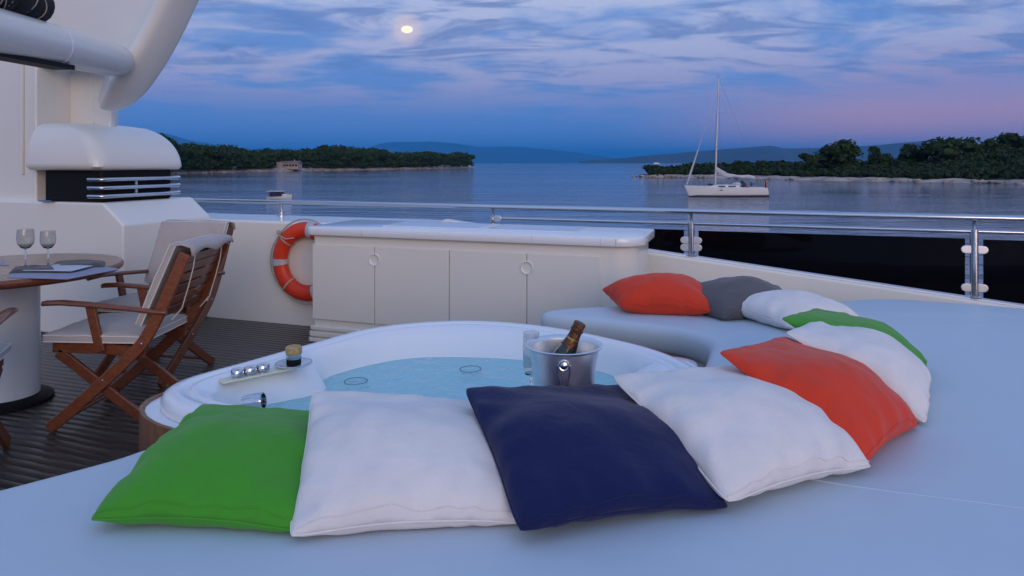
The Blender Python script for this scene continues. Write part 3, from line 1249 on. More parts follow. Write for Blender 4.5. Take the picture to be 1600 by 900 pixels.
for i in range(4):
    a, b_ = dp[i] + .003, dp[i + 1] - .003
    mb = MB()
    mb.box(cab((a + b_) / 2, .022, (.18 + .765) / 2), E1 * (b_ - a) / 2, E2 * .008, UP * (.765 - .18) / 2)
    door = mb.build('door', 'gelcoat', lk, bevel=.004)
    if i in (0, 2):
        # round finger pull across the two doors: raised rim and dished middle
        ax = Matrix((E1, UP, -E2)).transposed()
        mb = MB()
        mb.lathe([(.048, -.002), (.047, .005), (.042, .006), (.038, .001), (.02, -.0005), (0, -.001)], 28, cab(dp[i + 1], .0125, .665), ax)
        pull = mb.build('finger_pull', 'gelcoat', door, ang=50)

# ------------------------------------------------------------------ life ring
lc = rail_pt(s_at(486, -.52), -.52 - .062, .565)
ring = thing('life_ring', lc, 'orange life ring with white reflective bands hung on the bulwark beside the locker', 'life ring')
RR, TR, TD = .268, .068, .05


def ring_pt(a, rad, d=0.0):
    return lc + E1 * math.cos(a) * rad + UP * math.sin(a) * rad - E2 * d


def torus_seg(mb_, a0, a1, tr_, td_, n):
    rings = []
    for i in range(n + 1):
        a = a0 + (a1 - a0) * i / n
        rings.append([ring_pt(a, RR + tr_ * math.cos(2 * math.pi * k / 14), td_ * math.sin(2 * math.pi * k / 14)) for k in range(14)])
    mb_.rings(rings, True)


mb = MB()
torus_seg(mb, 0, 2 * math.pi, TR, TD, 56)
mb.build('ring_body', 'orange', ring)
for c in (5, 80, 183, 292):
    mb = MB()
    torus_seg(mb, R(c - 6), R(c + 6), TR + .0025, TD + .0025, 4)
    mb.build('reflective_band', 'white_tape', ring)
for c in (50, 138, 230, 320):
    mb = MB()
    torus_seg(mb, R(c - 1.6), R(c + 1.6), TR + .006, TD + .006, 2)
    mb.build('rope_band', 'rope_pale', ring)
mb = MB()
pts = []
for i in range(73):
    a = 2 * math.pi * i / 72
    sl = abs(math.sin((math.degrees(a) - 50) / 90 * math.pi))
    pts.append(ring_pt(a, RR + TR + .004 + .018 * sl, .01))
mb.tube(pts, .0065, 6)
mb.build('grab_rope', 'rope_pale', ring)
mb = MB()
mb.tube([ring_pt(R(138), RR + .09, -.045), ring_pt(R(138), RR + .075, .06), ring_pt(R(130), RR - .02, .066), ring_pt(R(112), RR - .05, .062)], .006, 6)
mb.lathe([(.018, -.01), (.022, 0), (.018, .01), (.0, .012)], 12, ring_pt(R(140), RR + .1, 0.0), Matrix((E1, UP, -E2)).transposed())
mb.build('hanging_cord', 'rope_pale', ring)

# ------------------------------------------------------------------ superstructure
S0 = Vector((-3.03, 5.32, 0))


def ss(a, b_, z):
    return S0 + E1 * a + E2 * b_ + UP * z


su = thing('superstructure', ss(-.6, .3, 0), 'cream moulded superstructure with curved overhead wing and engine room vent', 'superstructure')
mb = MB()
mb.prism([ss(0, 0, .003), ss(0, 0, .914), ss(-.213, 0, 1.082), ss(-2.6, 0, 1.082), ss(-2.6, 0, .003)], E2 * .93)
mb.build('lower_casing', 'gelcoat', su, bevel=.02, seg=4)
mb = MB()
mb.box(ss(-.58, .39, 1.215), E1 * .31, E2 * .355, UP * .135)
rec = mb.build('vent_recess', 'black', su, bevel=.02)
mb = MB()
mb.box(ss(-.80, .0, 1.088), E1 * .07, E2 * .03, UP * .006)
mb.build('vent_lip', 'steel', rec)
for z in (1.130, 1.197, 1.264):
    a1 = -.232
    pts = [ss(-.375, .012, z)]
    for k in range(7):
        a = R(-90 + 15 * k)
        pts.append(ss(a1 - .04 + .04 * math.cos(a), .012 + .04 + .04 * math.sin(a), z))
    pts += [ss(a1, .4, z), ss(a1, .76, z), ss(a1 - .03, .82, z)]
    mb = MB()
    mb.tube(pts, .0175, 12, sy=1.0)
    mb.build('vent_bar', 'steel', su)
mb = MB()
mb.box(ss(-.264, .36, 1.20), E1 * .006, E2 * .010, UP * .08)
mb.build('bar_bracket', 'steel_brushed', su)
# hood over the vent: rounded mould
rings = []
for i in range(15):
    t_ = i / 14
    z = 1.338 + .395 * t_
    e = 1 - math.sqrt(max(0, 1 - t_ ** 2.3))
    if i == 0:
        sh = .035
    else:
        sh = 0
    a1 = -.215 - .52 * e - sh
    b0 = -.05 + .16 * e + sh
    b1 = .86 - .10 * e
    a0 = -1.01
    rr = .09 + .05 * t_
    rg = []
    for cx, cy, a_ in ((a1, b0, -90), (a1, b1, 0), (a0, b1, 90), (a0, b0, 180)):
        r_ = rr if cx == a1 else .04
        ox = cx - r_ if cx == a1 else cx + r_
        oy = cy + r_ if cy == b0 else cy - r_
        for k in range(7):
            an = R(a_ + 15 * k)
            rg.append(ss(ox + r_ * math.cos(an), oy + r_ * math.sin(an), z))
    rings.append(rg)
mb = MB()
mb.rings(rings, True, True, True)
mb.build('vent_hood', 'gelcoat', su, ang=60)
# walls behind
mb = MB()
mb.box(ss(-1.86, .46, 1.35), E1 * .84, E2 * .40, UP * 1.34)
mb.build('cabin_wall', 'gelcoat', su, bevel=.015)
mb = MB()
mb.box(ss(-1.06, .40, 1.80), E1 * .50, E2 * .03, UP * .80)
mb.build('wing_pillar', 'gelcoat', su, bevel=.02)
mb = MB()
mb.box(ss(-1.16, .045, 1.9), E1 * .008, E2 * .012, UP * .6)
mb.build('wall_trim', 'gelcoat', su, bevel=.004)
mb = MB()
mb.tube([ss(-.78, .375, 2.3), ss(-.78, .372, 1.95), ss(-.765, .37, 1.8), ss(-.74, .37, 1.74)], .012, 8)
mb.build('pillar_trim', 'gelcoat', su)

# overhead wing: moulded edge swept along its outline
WB = .27


def wing_az(px, py):
    k = (px - 800) / F
    o = S0 + E2 * WB
    a = (k * o.y - o.x) / (E1.x - k * E1.y)
    Y = o.y + a * E1.y
    return Vector((a, CZ - (py - HY) * Y / F, 0))


outl = catmull([wing_az(*q) for q in ((372, -150), (345, -75), (327, -35), (309, 0), (288, 45), (261, 95), (231, 139), (208, 161), (190, 171), (178, 173.5))], 6, False)
rows = []
nO = len(outl)
for i, q in enumerate(outl):
    a, c = outl[max(0, i - 1)], outl[min(nO - 1, i + 1)]
    t_ = (c - a).normalized()
    n_ = Vector((-t_.y, t_.x, 0))
    if n_.x > 0:
        n_ = -n_
    if i > nO - 14:
        n_ = n_.lerp(Vector((-.75, .66, 0)), (i - nO + 14) / 13).normalized()
    taper = 1 - .62 * max(0, (i - nO + 16) / 15)
    low = q.y < 1.985
    row = []
    for off, bb in ((.02, .30), (.004, .285), (0, .26), (0, .06), (.010, .025), (.035, -.004), (.07, -.012), (.11, -.002), (.15, .025), (.20, .055), (.27, .072)):
        w = q + n_ * off * taper
        dk = 1 - .6 * max(0, (i - nO + 18) / 17)
        row.append(ss(w.x, .27 - (.27 - bb) * dk, w.y))
    w = q + n_ * .27 * taper
    if low:
        row += [ss(w.x - .004, .22, w.y), ss(w.x - .006, .26, w.y), ss(w.x - .008, .31, w.y)]
    else:
        row += [ss(min(w.x - .02, -.95), .085, w.y), ss(-1.6, .09, w.y), ss(-2.7, .09, w.y)]
    rows.append(row)
mb = MB()
mb.rings(rows, closed=False)
nn = len(rows[0])
mb.add(rows[-1], [tuple(range(nn))])
mb.build('wing', 'gelcoat', su, ang=80)
# screw heads on the wing panel
for q in ((211, 7), (235, 9)):
    w = wing_az(*q)
    mb = MB()
    mb.lathe([(.007, -.004), (.007, .004), (0, .005)], 8, ss(w.x, .088, w.y), Matrix((E1, UP, -E2)).transposed())
    mb.build('screw', 'steel_brushed', su)
# overhead beam
bA, bB = Vector((-2.86, 3.0, 2.115)), PY(193, 97, 5.33)
pts = [bA.lerp(bB, s) for s in (0, .25, .5, .75, .9, .965, .99, 1.0)]
mb = MB()
mb.tube(pts, [.138, .137, .136, .133, .130, .115, .085, .03], 20, sy=1.0)
mb.build('overhead_beam', 'gelcoat', su)
mb = MB()
jp = bA.lerp(bB, .60)
dr = (bB - bA).normalized()
mb.tube([jp - dr * .006, jp + dr * .006], .1375, 24)
mb.build('beam_joint', 'gelcoat_cool', su)
mb = MB()
c = bA.lerp(bB, .3)
mb.prism([c + Vector((-.10, -.75, -.155)), c + Vector((.035, -.75, -.155)), c + Vector((.045, .78, -.128)), c + Vector((-.10, .78, -.128))], (0, 0, .03))
mb.build('shadow_gap_strip', 'black', su)

# black rolled cover lying on the beam
rp0, rp1 = bA.lerp(bB, .12) + Vector((0, 0, .232)), bA.lerp(bB, .575) + Vector((-.02, 0, .222))
roll = thing('rolled_cover', (rp0 + rp1) / 2 - UP * .1, 'rolled black cover with pale lashings lying on the overhead beam', 'cover')
pts = []
rr = []
for i in range(30):
    s = i / 29
    pts.append(rp0.lerp(rp1, s) + Vector((.006 * math.sin(i * 1.3), 0, .006 * math.sin(i * 2.1))))
    rr.append(.098 + .007 * math.sin(i * 1.9) - (.03 if i in (0, 29) else 0))
mb = MB()
mb.tube(pts, rr, 18)
mb.build('roll', 'black_cloth', roll)
for i in range(9):
    s = .06 + i * .098 + .02 * math.sin(i * 5)
    c = rp0.lerp(rp1, s)
    mb = MB()
    lp = []
    for k in range(25):
        a = 2 * math.pi * k / 24
        lp.append(c + Vector((.1015 * math.cos(a), .03 * math.sin(a + i * 2) + .02 * math.sin(2 * a + i), .1015 * math.sin(a))))
    mb.tube(lp, .0035, 5, caps=False)
    mb.build('lashing', 'rope_pale', roll)

# ------------------------------------------------------------------ hot tub
TC = Vector((-.22, 2.62, 0))
RIM, WAT = .64, .52
outp = [(-1.185, 2.37), (-1.03, 2.63), (-.866, 2.89), (-.69, 3.14), (-.45, 3.28), (-.155, 3.315), (.15, 3.21), (.42, 3.0), (.62, 2.76), (.71, 2.48), (.66, 2.22), (.42, 2.03), (0, 1.96), (-.5, 1.97), (-.88, 2.06), (-1.11, 2.19)]
inp = [(-.76, 2.78), (-.655, 2.93), (-.50, 3.05), (-.30, 3.09), (.02, 3.05), (.27, 2.95), (.43, 2.80), (.50, 2.60), (.46, 2.38), (.28, 2.24), (0, 2.18), (-.45, 2.17), (-.78, 2.22), (-.93, 2.34), (-.90, 2.47), (-.76, 2.575), (-.725, 2.66)]


def polar(pts, n=120):
    c = catmull([(x, y, 0) for x, y in pts], 12)
    al = sorted((math.atan2(p.y - TC.y, p.x - TC.x), (p.xy - TC.xy).length) for p in c)
    al = [(al[-1][0] - 2 * math.pi, al[-1][1])] + al + [(al[0][0] + 2 * math.pi, al[0][1])]
    out = []
    for i in range(n):
        a = -math.pi + 2 * math.pi * (i + .5) / n
        for (a0, r0), (a1, r1) in zip(al, al[1:]):
            if a0 <= a <= a1:
                out.append(r0 + (r1 - r0) * (a - a0) / max(1e-9, a1 - a0))
                break
    return out


NT = 144
ro, ri = polar(outp, NT), polar(inp, NT)
ang = [-math.pi + 2 * math.pi * (i + .5) / NT for i in range(NT)]


def tring(rs, zs):
    return [TC + Vector((math.cos(a) * r_, math.sin(a) * r_, z)) for a, r_, z in zip(ang, rs, zs if isinstance(zs, list) else [zs] * NT)]


tub = thing('hot_tub', (TC.x, TC.y, 0), 'white round whirlpool tub with blue water and chrome fittings set in the sun deck', 'hot tub')
rings = []
for o_, z in ((.0, .585), (.0, .606), (-.010, .628), (-.030, .6395), (-.062, .640), (-.072, .634), (-.076, .628), (-.082, .628), (-.088, .634), (-.098, .637)):
    rings.append(tring([r_ + o_ for r_ in ro], z))
mb = MB()
ring_r = [r_ - .098 for r_ in ro]
for f_, z in ((.12, .634), (.25, .626), (.40, .615), (.52, .604), (.63, .588), (.74, .570), (.86, .548), (1.0, WAT), (1.1, .47), (1.22, .36), (1.32, .30)):
    rs, zs = [], []
    for a, b_, an in zip(ring_r, ri, ang):
        w = a - b_
        rs.append(a - w * min(f_, 1.0) - .12 * max(0, f_ - 1) * 2)
        # wide ledge on the left stays high, then drops to the water
        wide = max(0, min(1, (w - .20) / .14))
        zl = RIM - .012 if f_ < .7 else RIM - .012 - (RIM - .012 - WAT) * ((f_ - .7) / .3) ** 1.3
        zs.append(z if f_ > 1 else z * (1 - wide) + zl * wide)
    rings.append(tring(rs, zs))
rings.append(tring([r_ * .62 for r_ in ri], .24))
rings.append(tring([r_ * .45 for r_ in ri], .17))
rings.append(tring([.02] * NT, .16))
mb.rings(rings, True, False, True)
shell = mb.build('shell', 'gelcoat_cool', tub, ang=80)
# flange and teak skirt
mb = MB()
mb.rings([tring([r_ - .01 for r_ in ro], .584), tring([r_ + .052 for r_ in ro], .584), tring([r_ + .052 for r_ in ro], .576), tring([r_ - .01 for r_ in ro], .576)], True)
mb.build('flange', 'gelcoat_cool', tub)
mb = MB()
mb.rings([tring([r_ + .062 for r_ in ro], .004), tring([r_ + .062 for r_ in ro], .592), tring([r_ + .052 for r_ in ro], .594), tring([r_ + .045 for r_ in ro], .586), tring([r_ + .045 for r_ in ro], .004)], True)
mb.build('teak_skirt', 'teak_panel', tub)
# tub water
wm = bpy.data.materials.new('pool_water')
wm.use_nodes = True
t = wm.node_tree
t.nodes.remove(t.nodes['Principled BSDF'])
tr = nd(t, 'ShaderNodeBsdfTransparent')
tr.inputs[0].default_value = (.66, .92, .97, 1)
df_ = nd(t, 'ShaderNodeBsdfDiffuse')
df_.inputs[0].default_value = (.50, .95, 1.0, 1)
g = nd(t, 'ShaderNodeBsdfGlossy')
g.inputs['Roughness'].default_value = .04
fr = nd(t, 'ShaderNodeFresnel')
fr.inputs['IOR'].default_value = 1.33
c = nd(t, 'ShaderNodeTexCoord')
n1 = nd(t, 'ShaderNodeTexNoise')
n1.inputs['Scale'].default_value = 12
n1.inputs['Detail'].default_value = 3
n1.inputs['Distortion'].default_value = .6
t.links.new(c.outputs['Object'], n1.inputs['Vector'])
bp = nd(t, 'ShaderNodeBump')
bp.inputs['Strength'].default_value = .55
bp.inputs['Distance'].default_value = .03
t.links.new(n1.outputs['Fac'], bp.inputs['Height'])
for x in (g, fr):
    t.links.new(bp.outputs[0], x.inputs['Normal'])
m1 = nd(t, 'ShaderNodeMixShader')
m1.inputs[0].default_value = .62
t.links.new(tr.outputs[0], m1.inputs[1])
t.links.new(df_.outputs[0], m1.inputs[2])
m2 = nd(t, 'ShaderNodeMixShader')
t.links.new(fr.outputs[0], m2.inputs[0])
t.links.new(m1.outputs[0], m2.inputs[1])
t.links.new(g.outputs[0], m2.inputs[2])
t.links.new(m2.outputs[0], t.nodes['Material Output'].inputs[0])
M['pool'] = wm
mb = MB()
mb.rings([tring([r_ + .012 for r_ in ri], WAT), tring([r_ * .6 for r_ in ri], WAT), tring([.01] * NT, WAT)], True, False, True)
mb.build('water', 'pool', tub)
# jets just under the surface
for q in ((735, 579), (556, 598)):
    c = P(*q, WAT - .0065)
    mb = MB()
    mb.lathe([(.052, -.03), (.052, .0), (.046, .008), (.036, .004), (.030, -.012), (.016, -.012), (.012, .004), (0, .006)], 24, c)
    mb.build('jet', 'jet_grey', tub)
    mb = MB()
    mb.tube([c - UP * .34, c - UP * .03], .05, 16)
    mb.build('jet_stem', 'gelcoat_cool', tub)
# control plate, knobs and spout on the left ledge
kp = [P(371, 586, .64), P(391, 582, .64), P(411, 578, .64)]
kd = (kp[2] - kp[0]).normalized()
kn = Vector((-kd.y, kd.x, 0))
pc = (kp[0] + kp[2]) / 2 + kd * .05
mb = MB()
mb.box((pc.x - kd.x * .02, pc.y - kd.y * .02, .6285), kd * .135, kn * .027, UP * .0035)
mb.build('control_plate', 'ivory', tub, bevel=.003)
for q in kp:
    mb = MB()
    mb.lathe([(.018, .630), (.018, .637), (.0225, .640), (.0225, .658), (.0195, .662), (.008, .660), (0, .661)], 20, (q.x, q.y, 0))
    kb = mb.build('knob', 'steel', tub)
    mb = MB()
    mb.box((q.x + .010, q.y, .6635), (.012, 0, 0), (0, .003, 0), (0, 0, .002))
    mb.build('pointer', 'steel_brushed', kb)
q = P(402, 628, .60)
mb = MB()
ax = Matrix.Rotation(R(80), 3, 'Y')
mb.lathe([(.027, -.045), (.029, -.02), (.029, .018), (.027, .022), (.024, .021), (.022, .0), (0, -.008)], 24, q + Vector((.0, 0, .0)), ax)
mb.build('spout', 'steel', tub)
# moulded head rest on the right
hr0, hr1 = P(985, 596, .635), P(1046, 558, .635)
d_ = (hr1 - hr0).normalized()
n_ = Vector((-d_.y, d_.x, 0))
rg = []
for s_, w_, h_ in ((-.03, .03, .0), (0, .07, .012), (.06, .09, .018), (.25, .09, .019), (.36, .085, .018), (.42, .06, .012), (.45, .02, 0)):
    c = hr0 + d_ * s_ - n_ * .03
    rg.append([c + n_ * w_ * math.cos(2 * math.pi * k / 12) + UP * (.612 - .635 + h_ * max(0, math.sin(2 * math.pi * k / 12)) - .01 * (math.sin(2 * math.pi * k / 12) < 0)) + UP * .0 for k in range(12)])
mb = MB()
mb.rings(rg, True, True, True)
mb.build('head_rest', 'gelcoat_cool', tub, ang=80)

# ------------------------------------------------------------------ sun pad
PADZ = .57
pad_out = [(-1.06, 2.015), (-.90, 1.985), (-.5, 1.885), (0, 1.875), (.46, 1.94), (.735, 2.16), (.795, 2.48), (.785, 2.78), (.86, 3.0), (.915, 3.2), (.83, 3.39), (.6, 3.53), (.4, 3.64), (.22, 3.72), (.16, 3.80), (.24, 3.89), (.5, 3.97), (.85, 4.02), (1.3, 4.06), (1.85, 4.10), (2.25, 4.19), (2.52, 4.12), (2.96, 3.90), (3.4, 3.5), (3.7, 2.9), (3.8, 2), (3.7, 1), (3.4, 0), (2.9, -.9), (1, -1.1), (-1, -1.0), (-2.2, -.4), (-2.35, .3), (-2.05, 1.0), (-1.62, 1.5), (-1.31, 1.77), (-1.14, 1.93)]
po_ = catmull([(x, y, 0) for x, y in pad_out], 10)


def offset(poly, d):
    out = []
    n = len(poly)
    area = sum(poly[i].x * poly[(i + 1) % n].y - poly[(i + 1) % n].x * poly[i].y for i in range(n))
    sg = 1 if area > 0 else -1
    for i in range(n):
        t_ = (poly[(i + 1) % n] - poly[i - 1]).normalized()
        out.append(poly[i] + Vector((-t_.y, t_.x, 0)) * d * sg)
    return out


pad = thing('sun_pad', (1.2, 1.5, 0), 'large curved pale blue-white vinyl sun pad wrapping round the hot tub', 'sun pad')


def pad_mesh(rings_, name, m, par):
    """rings of an outline plus a triangulated flat top, as one mesh"""
    mb_ = MB()
    mb_.rings(rings_, True)
    n = len(rings_[0])
    base = (len(rings_) - 1) * n
    from mathutils.geometry import tessellate_polygon
    tris = tessellate_polygon([[Vector((p.x, p.y, 0)) for p in rings_[-1]]])
    mb_.f += [tuple(base + i for i in tr_) for tr_ in tris]
    return mb_.build(name, m, par, ang=60)


rg = []
for o_, z in ((.015, .44), (.0, .46), (.0, .525), (.008, .548), (.022, .562), (.042, .569), (.06, PADZ)):
    rg.append([p + UP * z for p in offset(po_, o_)])
pad_mesh(rg, 'cushion_pad', 'vinyl', pad)
rg = [[p + UP * z for p in offset(po_, .05)] for z in (.004, .445)]
pad_mesh(rg, 'pad_base', 'gelcoat', pad)
for line in ([(1190, 738), (1262, 748), (1330, 759), (1450, 775), (1600, 794), (1800, 822)],):
    pts = catmull([P(*q, PADZ + .0005) for q in line], 5, False)
    mb = MB()
    mb.tube(pts, .0040, 8, sy=.45)
    mb.build('seam', 'vinyl', pad)

# ------------------------------------------------------------------ scatter cushions
def cushion(cpx, ys, col, label, seed, thick=.15, wr=1.0):
    """cpx: TL TR BR BL pixels, ys: their depths"""
    C = [PY(px, py, y) for (px, py), y in zip(cpx, ys)]
    for c in C:
        c.z = max(c.z, PADZ + .012)
    cen = sum(C, Vector()) / 4
    nrm = (C[1] - C[3]).cross(C[0] - C[2])
    nrm.normalize()
    if nrm.z < 0:
        nrm = -nrm
    loc = Vector((cen.x, cen.y, PADZ))
    root = thing('cushion', loc, label, 'cushion', 'scatter cushions on the sun pad')
    n = 40
    sd = Vector((seed * 3.7, seed * 1.3, seed * 7.1))
    top, bot = [], []

    def base(s, t_):
        # seams pull in between the corners
        k1 = .045 * (1 - t_ * t_)
        k2 = .05 * (1 - s * s)
        wob = .010 * mnoise.noise(Vector((s * 2.5, t_ * 2.5, seed)))
        rc = 1.028 - .045 * (s * s * t_ * t_) ** 4      # soft corner tips
        s2, t2 = (s * (1 - k1) + wob) * rc, (t_ * (1 - k2) - wob) * rc
        u, v = (s2 + 1) / 2, (t2 + 1) / 2
        lo = C[3].lerp(C[2], u)
        hi = C[0].lerp(C[1], u)
        return lo.lerp(hi, v)
    for j in range(n + 1):
        for i in range(n + 1):
            s, t_ = 2 * i / n - 1, 2 * j / n - 1
            # denser near the edges
            s, t_ = math.sin(s * math.pi / 2), math.sin(t_ * math.pi / 2)
            b_ = base(s, t_)
            es, et = 1 - s * s, 1 - t_ * t_
            h = thick * 1.3 * (max(0, es) ** .46) * (max(0, et) ** .46)
            # the stuffing has slid down towards the lower seam
            q_ = max(0.0, min(1.0, (t_ + .25) / 1.15))
            h *= 1 - .56 * q_ * q_ * (3 - 2 * q_) * (1 if seed < 8 else .3)
            # stuffing lifts the seams between the corners
            b_ = b_ + UP * (.013 * max(0, es) * (1 - et) ** 2 * (1 if t_ < 0 else 0) + .006 * max(0, et) * (1 - es) ** 2 * (1 - max(0, t_)))
            # creases running in from the seams
            ed = (1 - es) ** 3 * et + (1 - et) ** 3 * es
            cr = math.sin((s * 9 if et < es else t_ * 9) * 1.7 + 5 * mnoise.noise(Vector((s * 1.5, t_ * 1.5, seed * 2.0))))
            wrk = (.0085 if t_ < .6 else .003) * wr * cr * (.4 + 1.1 * abs(mnoise.noise(Vector((s * 1.1, t_ * 1.1, seed + 40))))) * min(1, ed * 2.2) * min(1, h / .02)
            lump = .010 * mnoise.fractal(Vector((s * 1.9, t_ * 1.9, 0)) + sd, 1.0, 2.0, 3) * min(1, h / .05)
            fold = .006 * wr * (1 - abs(mnoise.noise(Vector((s * 3.1 + t_ * 1.2, t_ * 2.1 - s, 3)) + sd)) * 3) * min(1, h / .06) * (ed * 1.5 + .12)
            top.append(b_ + nrm * (h * .62 + wrk + lump + fold))
            q = b_ - nrm * (h * .42 - wrk * .5)
            q.z = max(q.z, PADZ + .003)
            bot.append(q)
    for q in top:
        q.z = max(q.z, PADZ + .006)
    mb_ = MB()
    W = n + 1
    vs = top + bot
    fs = []
    for j in range(n):
        for i in range(n):
            a = j * W + i
            fs.append((a, a + 1, a + W + 1, a + W))
            o_ = W * W
            fs.append((o_ + a, o_ + a + W, o_ + a + W + 1, o_ + a + 1))
    edge = [j for j in range(W)] + [j * W + n for j in range(1, W)] + [n * W + i for i in range(n - 1, -1, -1)] + [j * W for j in range(n - 1, 0, -1)]
    for a, b_ in zip(edge, edge[1:] + edge[:1]):
        fs.append((a, b_, W * W + b_, W * W + a))
    mb_.add(vs, fs)
    mb_.build('cover', col, root, ang=100)
    mid = [(top[e] + bot[e]) / 2 for e in edge]
    mb_ = MB()
    mb_.tube(mid + [mid[0]], .0028, 6, caps=False)
    mb_.build('seam', col, root)
    # zip flap along the lower side, a little inside the seam
    mb_ = MB()
    row = []
    for k in range(2, n - 1):
        a = 2 * W + k if False else 3 * W + k
        row.append(top[a] + nrm * .0012)
    mb_.tube(row, .0016, 5)
    mb_.build('zip_flap', col, root)
    return root


CU = [
    ([(315, 632), (540, 648), (477, 852), (140, 813)], (2.03, 2.10, 1.51, 1.53), 'c_green', 'bright green cushion at the left end of the row, in front of the tub controls', .135),
    ([(490, 611), (765, 630), (822, 827), (453, 839)], (1.95, 2.08, 1.55, 1.48), 'c_white', 'white cushion between the bright green and the navy cushion', .15),
    ([(727, 607), (992, 602), (1138, 793), (813, 830)], (1.90, 2.12, 1.62, 1.47), 'c_navy', 'navy blue cushion in front of the champagne bucket', .13),
    ([(956, 588), (1160, 572), (1362, 729), (1138, 785)], (2.00, 2.28, 1.81, 1.59), 'c_white', 'white cushion between the navy and the large orange-red cushion', .15),
    ([(1124, 551), (1228, 526), (1436, 665), (1350, 726)], (2.12, 2.48, 2.13, 1.81), 'c_red', 'large orange-red cushion lying between two white ones on the right', .15),
    ([(1228, 520), (1275, 500), (1452, 600), (1446, 662)], (2.40, 2.80, 2.50, 2.14), 'c_white', 'white cushion between the orange-red and the rear green cushion', .16),
    ([(1221, 498), (1275, 482), (1448, 578), (1430, 612)], (2.65, 3.04, 2.75, 2.40), 'c_green', 'green cushion mostly hidden behind a white one at the back right', .14),
    ([(1121, 474), (1228, 466), (1346, 497), (1236, 512)], (3.72, 3.96, 3.53, 3.31), 'c_white', 'white cushion lying flat between the grey and the rear green cushion', .14),
    ([(1045, 462), (1182, 448), (1250, 478), (1130, 497)], (3.98, 4.13, 3.66, 3.55), 'c_grey', 'dark grey cushion between the small orange-red and a white cushion', .17),
    ([(941, 452), (1098, 446), (1112, 487), (972, 479)], (4.00, 4.12, 3.64, 3.72), 'c_red', 'orange-red cushion at the far end of the row beside the locker', .18),
]
for i, (cp, ys, m_, lab, th) in enumerate(CU):
    cushion(cp, ys, m_, lab, i + 1, th)

# ------------------------------------------------------------------ things on the tub rim
# champagne bucket
bc = P(881, 640, .641)
bk = thing('champagne_bucket', bc, 'polished steel champagne bucket standing on the tub rim behind the navy cushion', 'bucket')
hB = .198
r0, r1 = .075, .108
mb = MB()
mb.lathe([(0, .002), (r0 - .004, .0), (r0, .004), (r0 + (r1 - r0) * .5, hB * .5), (r1, hB - .006), (r1 + .010, hB - .001), (r1 + .011, hB + .003), (r1 + .007, hB + .005), (r1 - .003, hB), (r1 - .006, hB - .01), (r0 + .02, hB * .45), (r0 - .006, .01), (0, .008)], 40, bc)
mb.build('body', 'steel_brushed', bk, ang=50)
fd = Vector((-bc.x, -bc.y, 0)).normalized()
for sgn in (1, -1):
    fr_ = fd * sgn
    sd_ = Vector((-fr_.y, fr_.x, 0))
    zc = hB * .84
    cc = bc + fr_ * (r0 + (r1 - r0) * .84 + .004) + UP * zc
    mb = MB()
    ax = Matrix((sd_, UP, fr_)).transposed()
    mb.lathe([(.0165, -.006), (.0165, .002), (.014, .004), (.011, .003), (.006, .005), (0, .0055)], 20, cc, ax)
    ear = mb.build('lug', 'steel', bk)
    pts = [cc + sd_ * x + UP * y + fr_ * .008 for x, y in ((-.018, .004), (-.017, -.02), (-.011, -.05), (-.006, -.062), (.006, -.062), (.011, -.05), (.017, -.02), (.018, .004))]
    mb = MB()
    mb.tube(catmull(pts, 4, False), .0026, 7)
    mb.build('ring_handle', 'steel', ear)

# bottle in the bucket
tip = PY(907, 504, bc.y + .015)
foot = bc + Vector((-.055, .03, .03))
axv = (tip - foot).normalized()
xv = axv.cross(UP).normalized()
ax = Matrix((xv, axv.cross(xv), axv)).transposed()
hb = (tip - foot).length
btl = thing('champagne_bottle', foot, 'dark champagne bottle with bronze foil neck leaning in the steel bucket', 'bottle')
mb = MB()
mb.lathe([(0, .0), (.036, 0), (.041, .006), (.041, hb * .40), (.038, hb * .5), (.028, hb * .64), (.020, hb * .76), (.0172, hb * .84)], 24, foot, ax)
mb.build('body', 'bottle', btl)
mb = MB()
mb.lathe([(.0262, hb * .68), (.0212, hb * .76), (.0186, hb * .83), (.0182, hb * .885), (.0205, hb * .89), (.0208, hb * .905), (.0185, hb * .915), (.0192, hb * .985), (.017, hb * .998), (0, hb)], 24, foot, ax)
mb.build('foil', 'foil', btl)
mb = MB()
mb.lathe([(.0208, hb * .775), (.0205, hb * .80)], 20, foot, ax)
mb.build('neck_band', 'gold', btl)


# glasses
def flute(px, label):
    c = P(px, 624, .641)
    gl_ = thing('champagne_flute', c, label, 'glass')
    mb_ = MB()
    mb_.lathe([(0, .002), (.028, .001), (.030, .003), (.006, .008), (.004, .012), (.004, .062), (.008, .068), (.022, .085), (.026, .11), (.027, .17), (.0255, .215), (.0247, .215), (.026, .17), (.025, .11), (.02, .088), (0, .074)], 28, c)
    mb_.build('bowl_and_stem', 'glass', gl_)


flute(830, 'clear champagne flute beside the left of the steel bucket')

# candle jar on its dish
jc = P(459, 567, .64)
dish = thing('dish', (jc.x, jc.y, .629), 'round clear dish with chrome edge on the tub ledge', 'dish')
mb = MB()
mb.lathe([(0, .0), (.03, .0), (.060, .006), (.066, .010), (.066, .012), (.06, .009), (.03, .003), (0, .003)], 36, (jc.x, jc.y, .6295))
mb.build('plate', 'glass', dish)
mb = MB()
tor = [(jc.x + .067 * math.cos(2 * math.pi * k / 40), jc.y + .067 * math.sin(2 * math.pi * k / 40), .6405) for k in range(41)]
mb.tube(tor, .0028, 6, caps=False)
mb.build('edge', 'steel', dish)
jar = thing('candle_jar', (jc.x, jc.y, .633), 'small dark candle jar with chrome band and rope collar standing on the dish', 'candle')
mb = MB()
mb.lathe([(0, 0), (.026, 0), (.027, .003), (.0275, .024)], 24, (jc.x, jc.y, .6335))
mb.build('base', 'black', jar)
mb = MB()
mb.lathe([(.0275, .024), (.0282, .025), (.0285, .040), (.0275, .041)], 24, (jc.x, jc.y, .6335))
mb.build('band', 'steel', jar)
mb = MB()
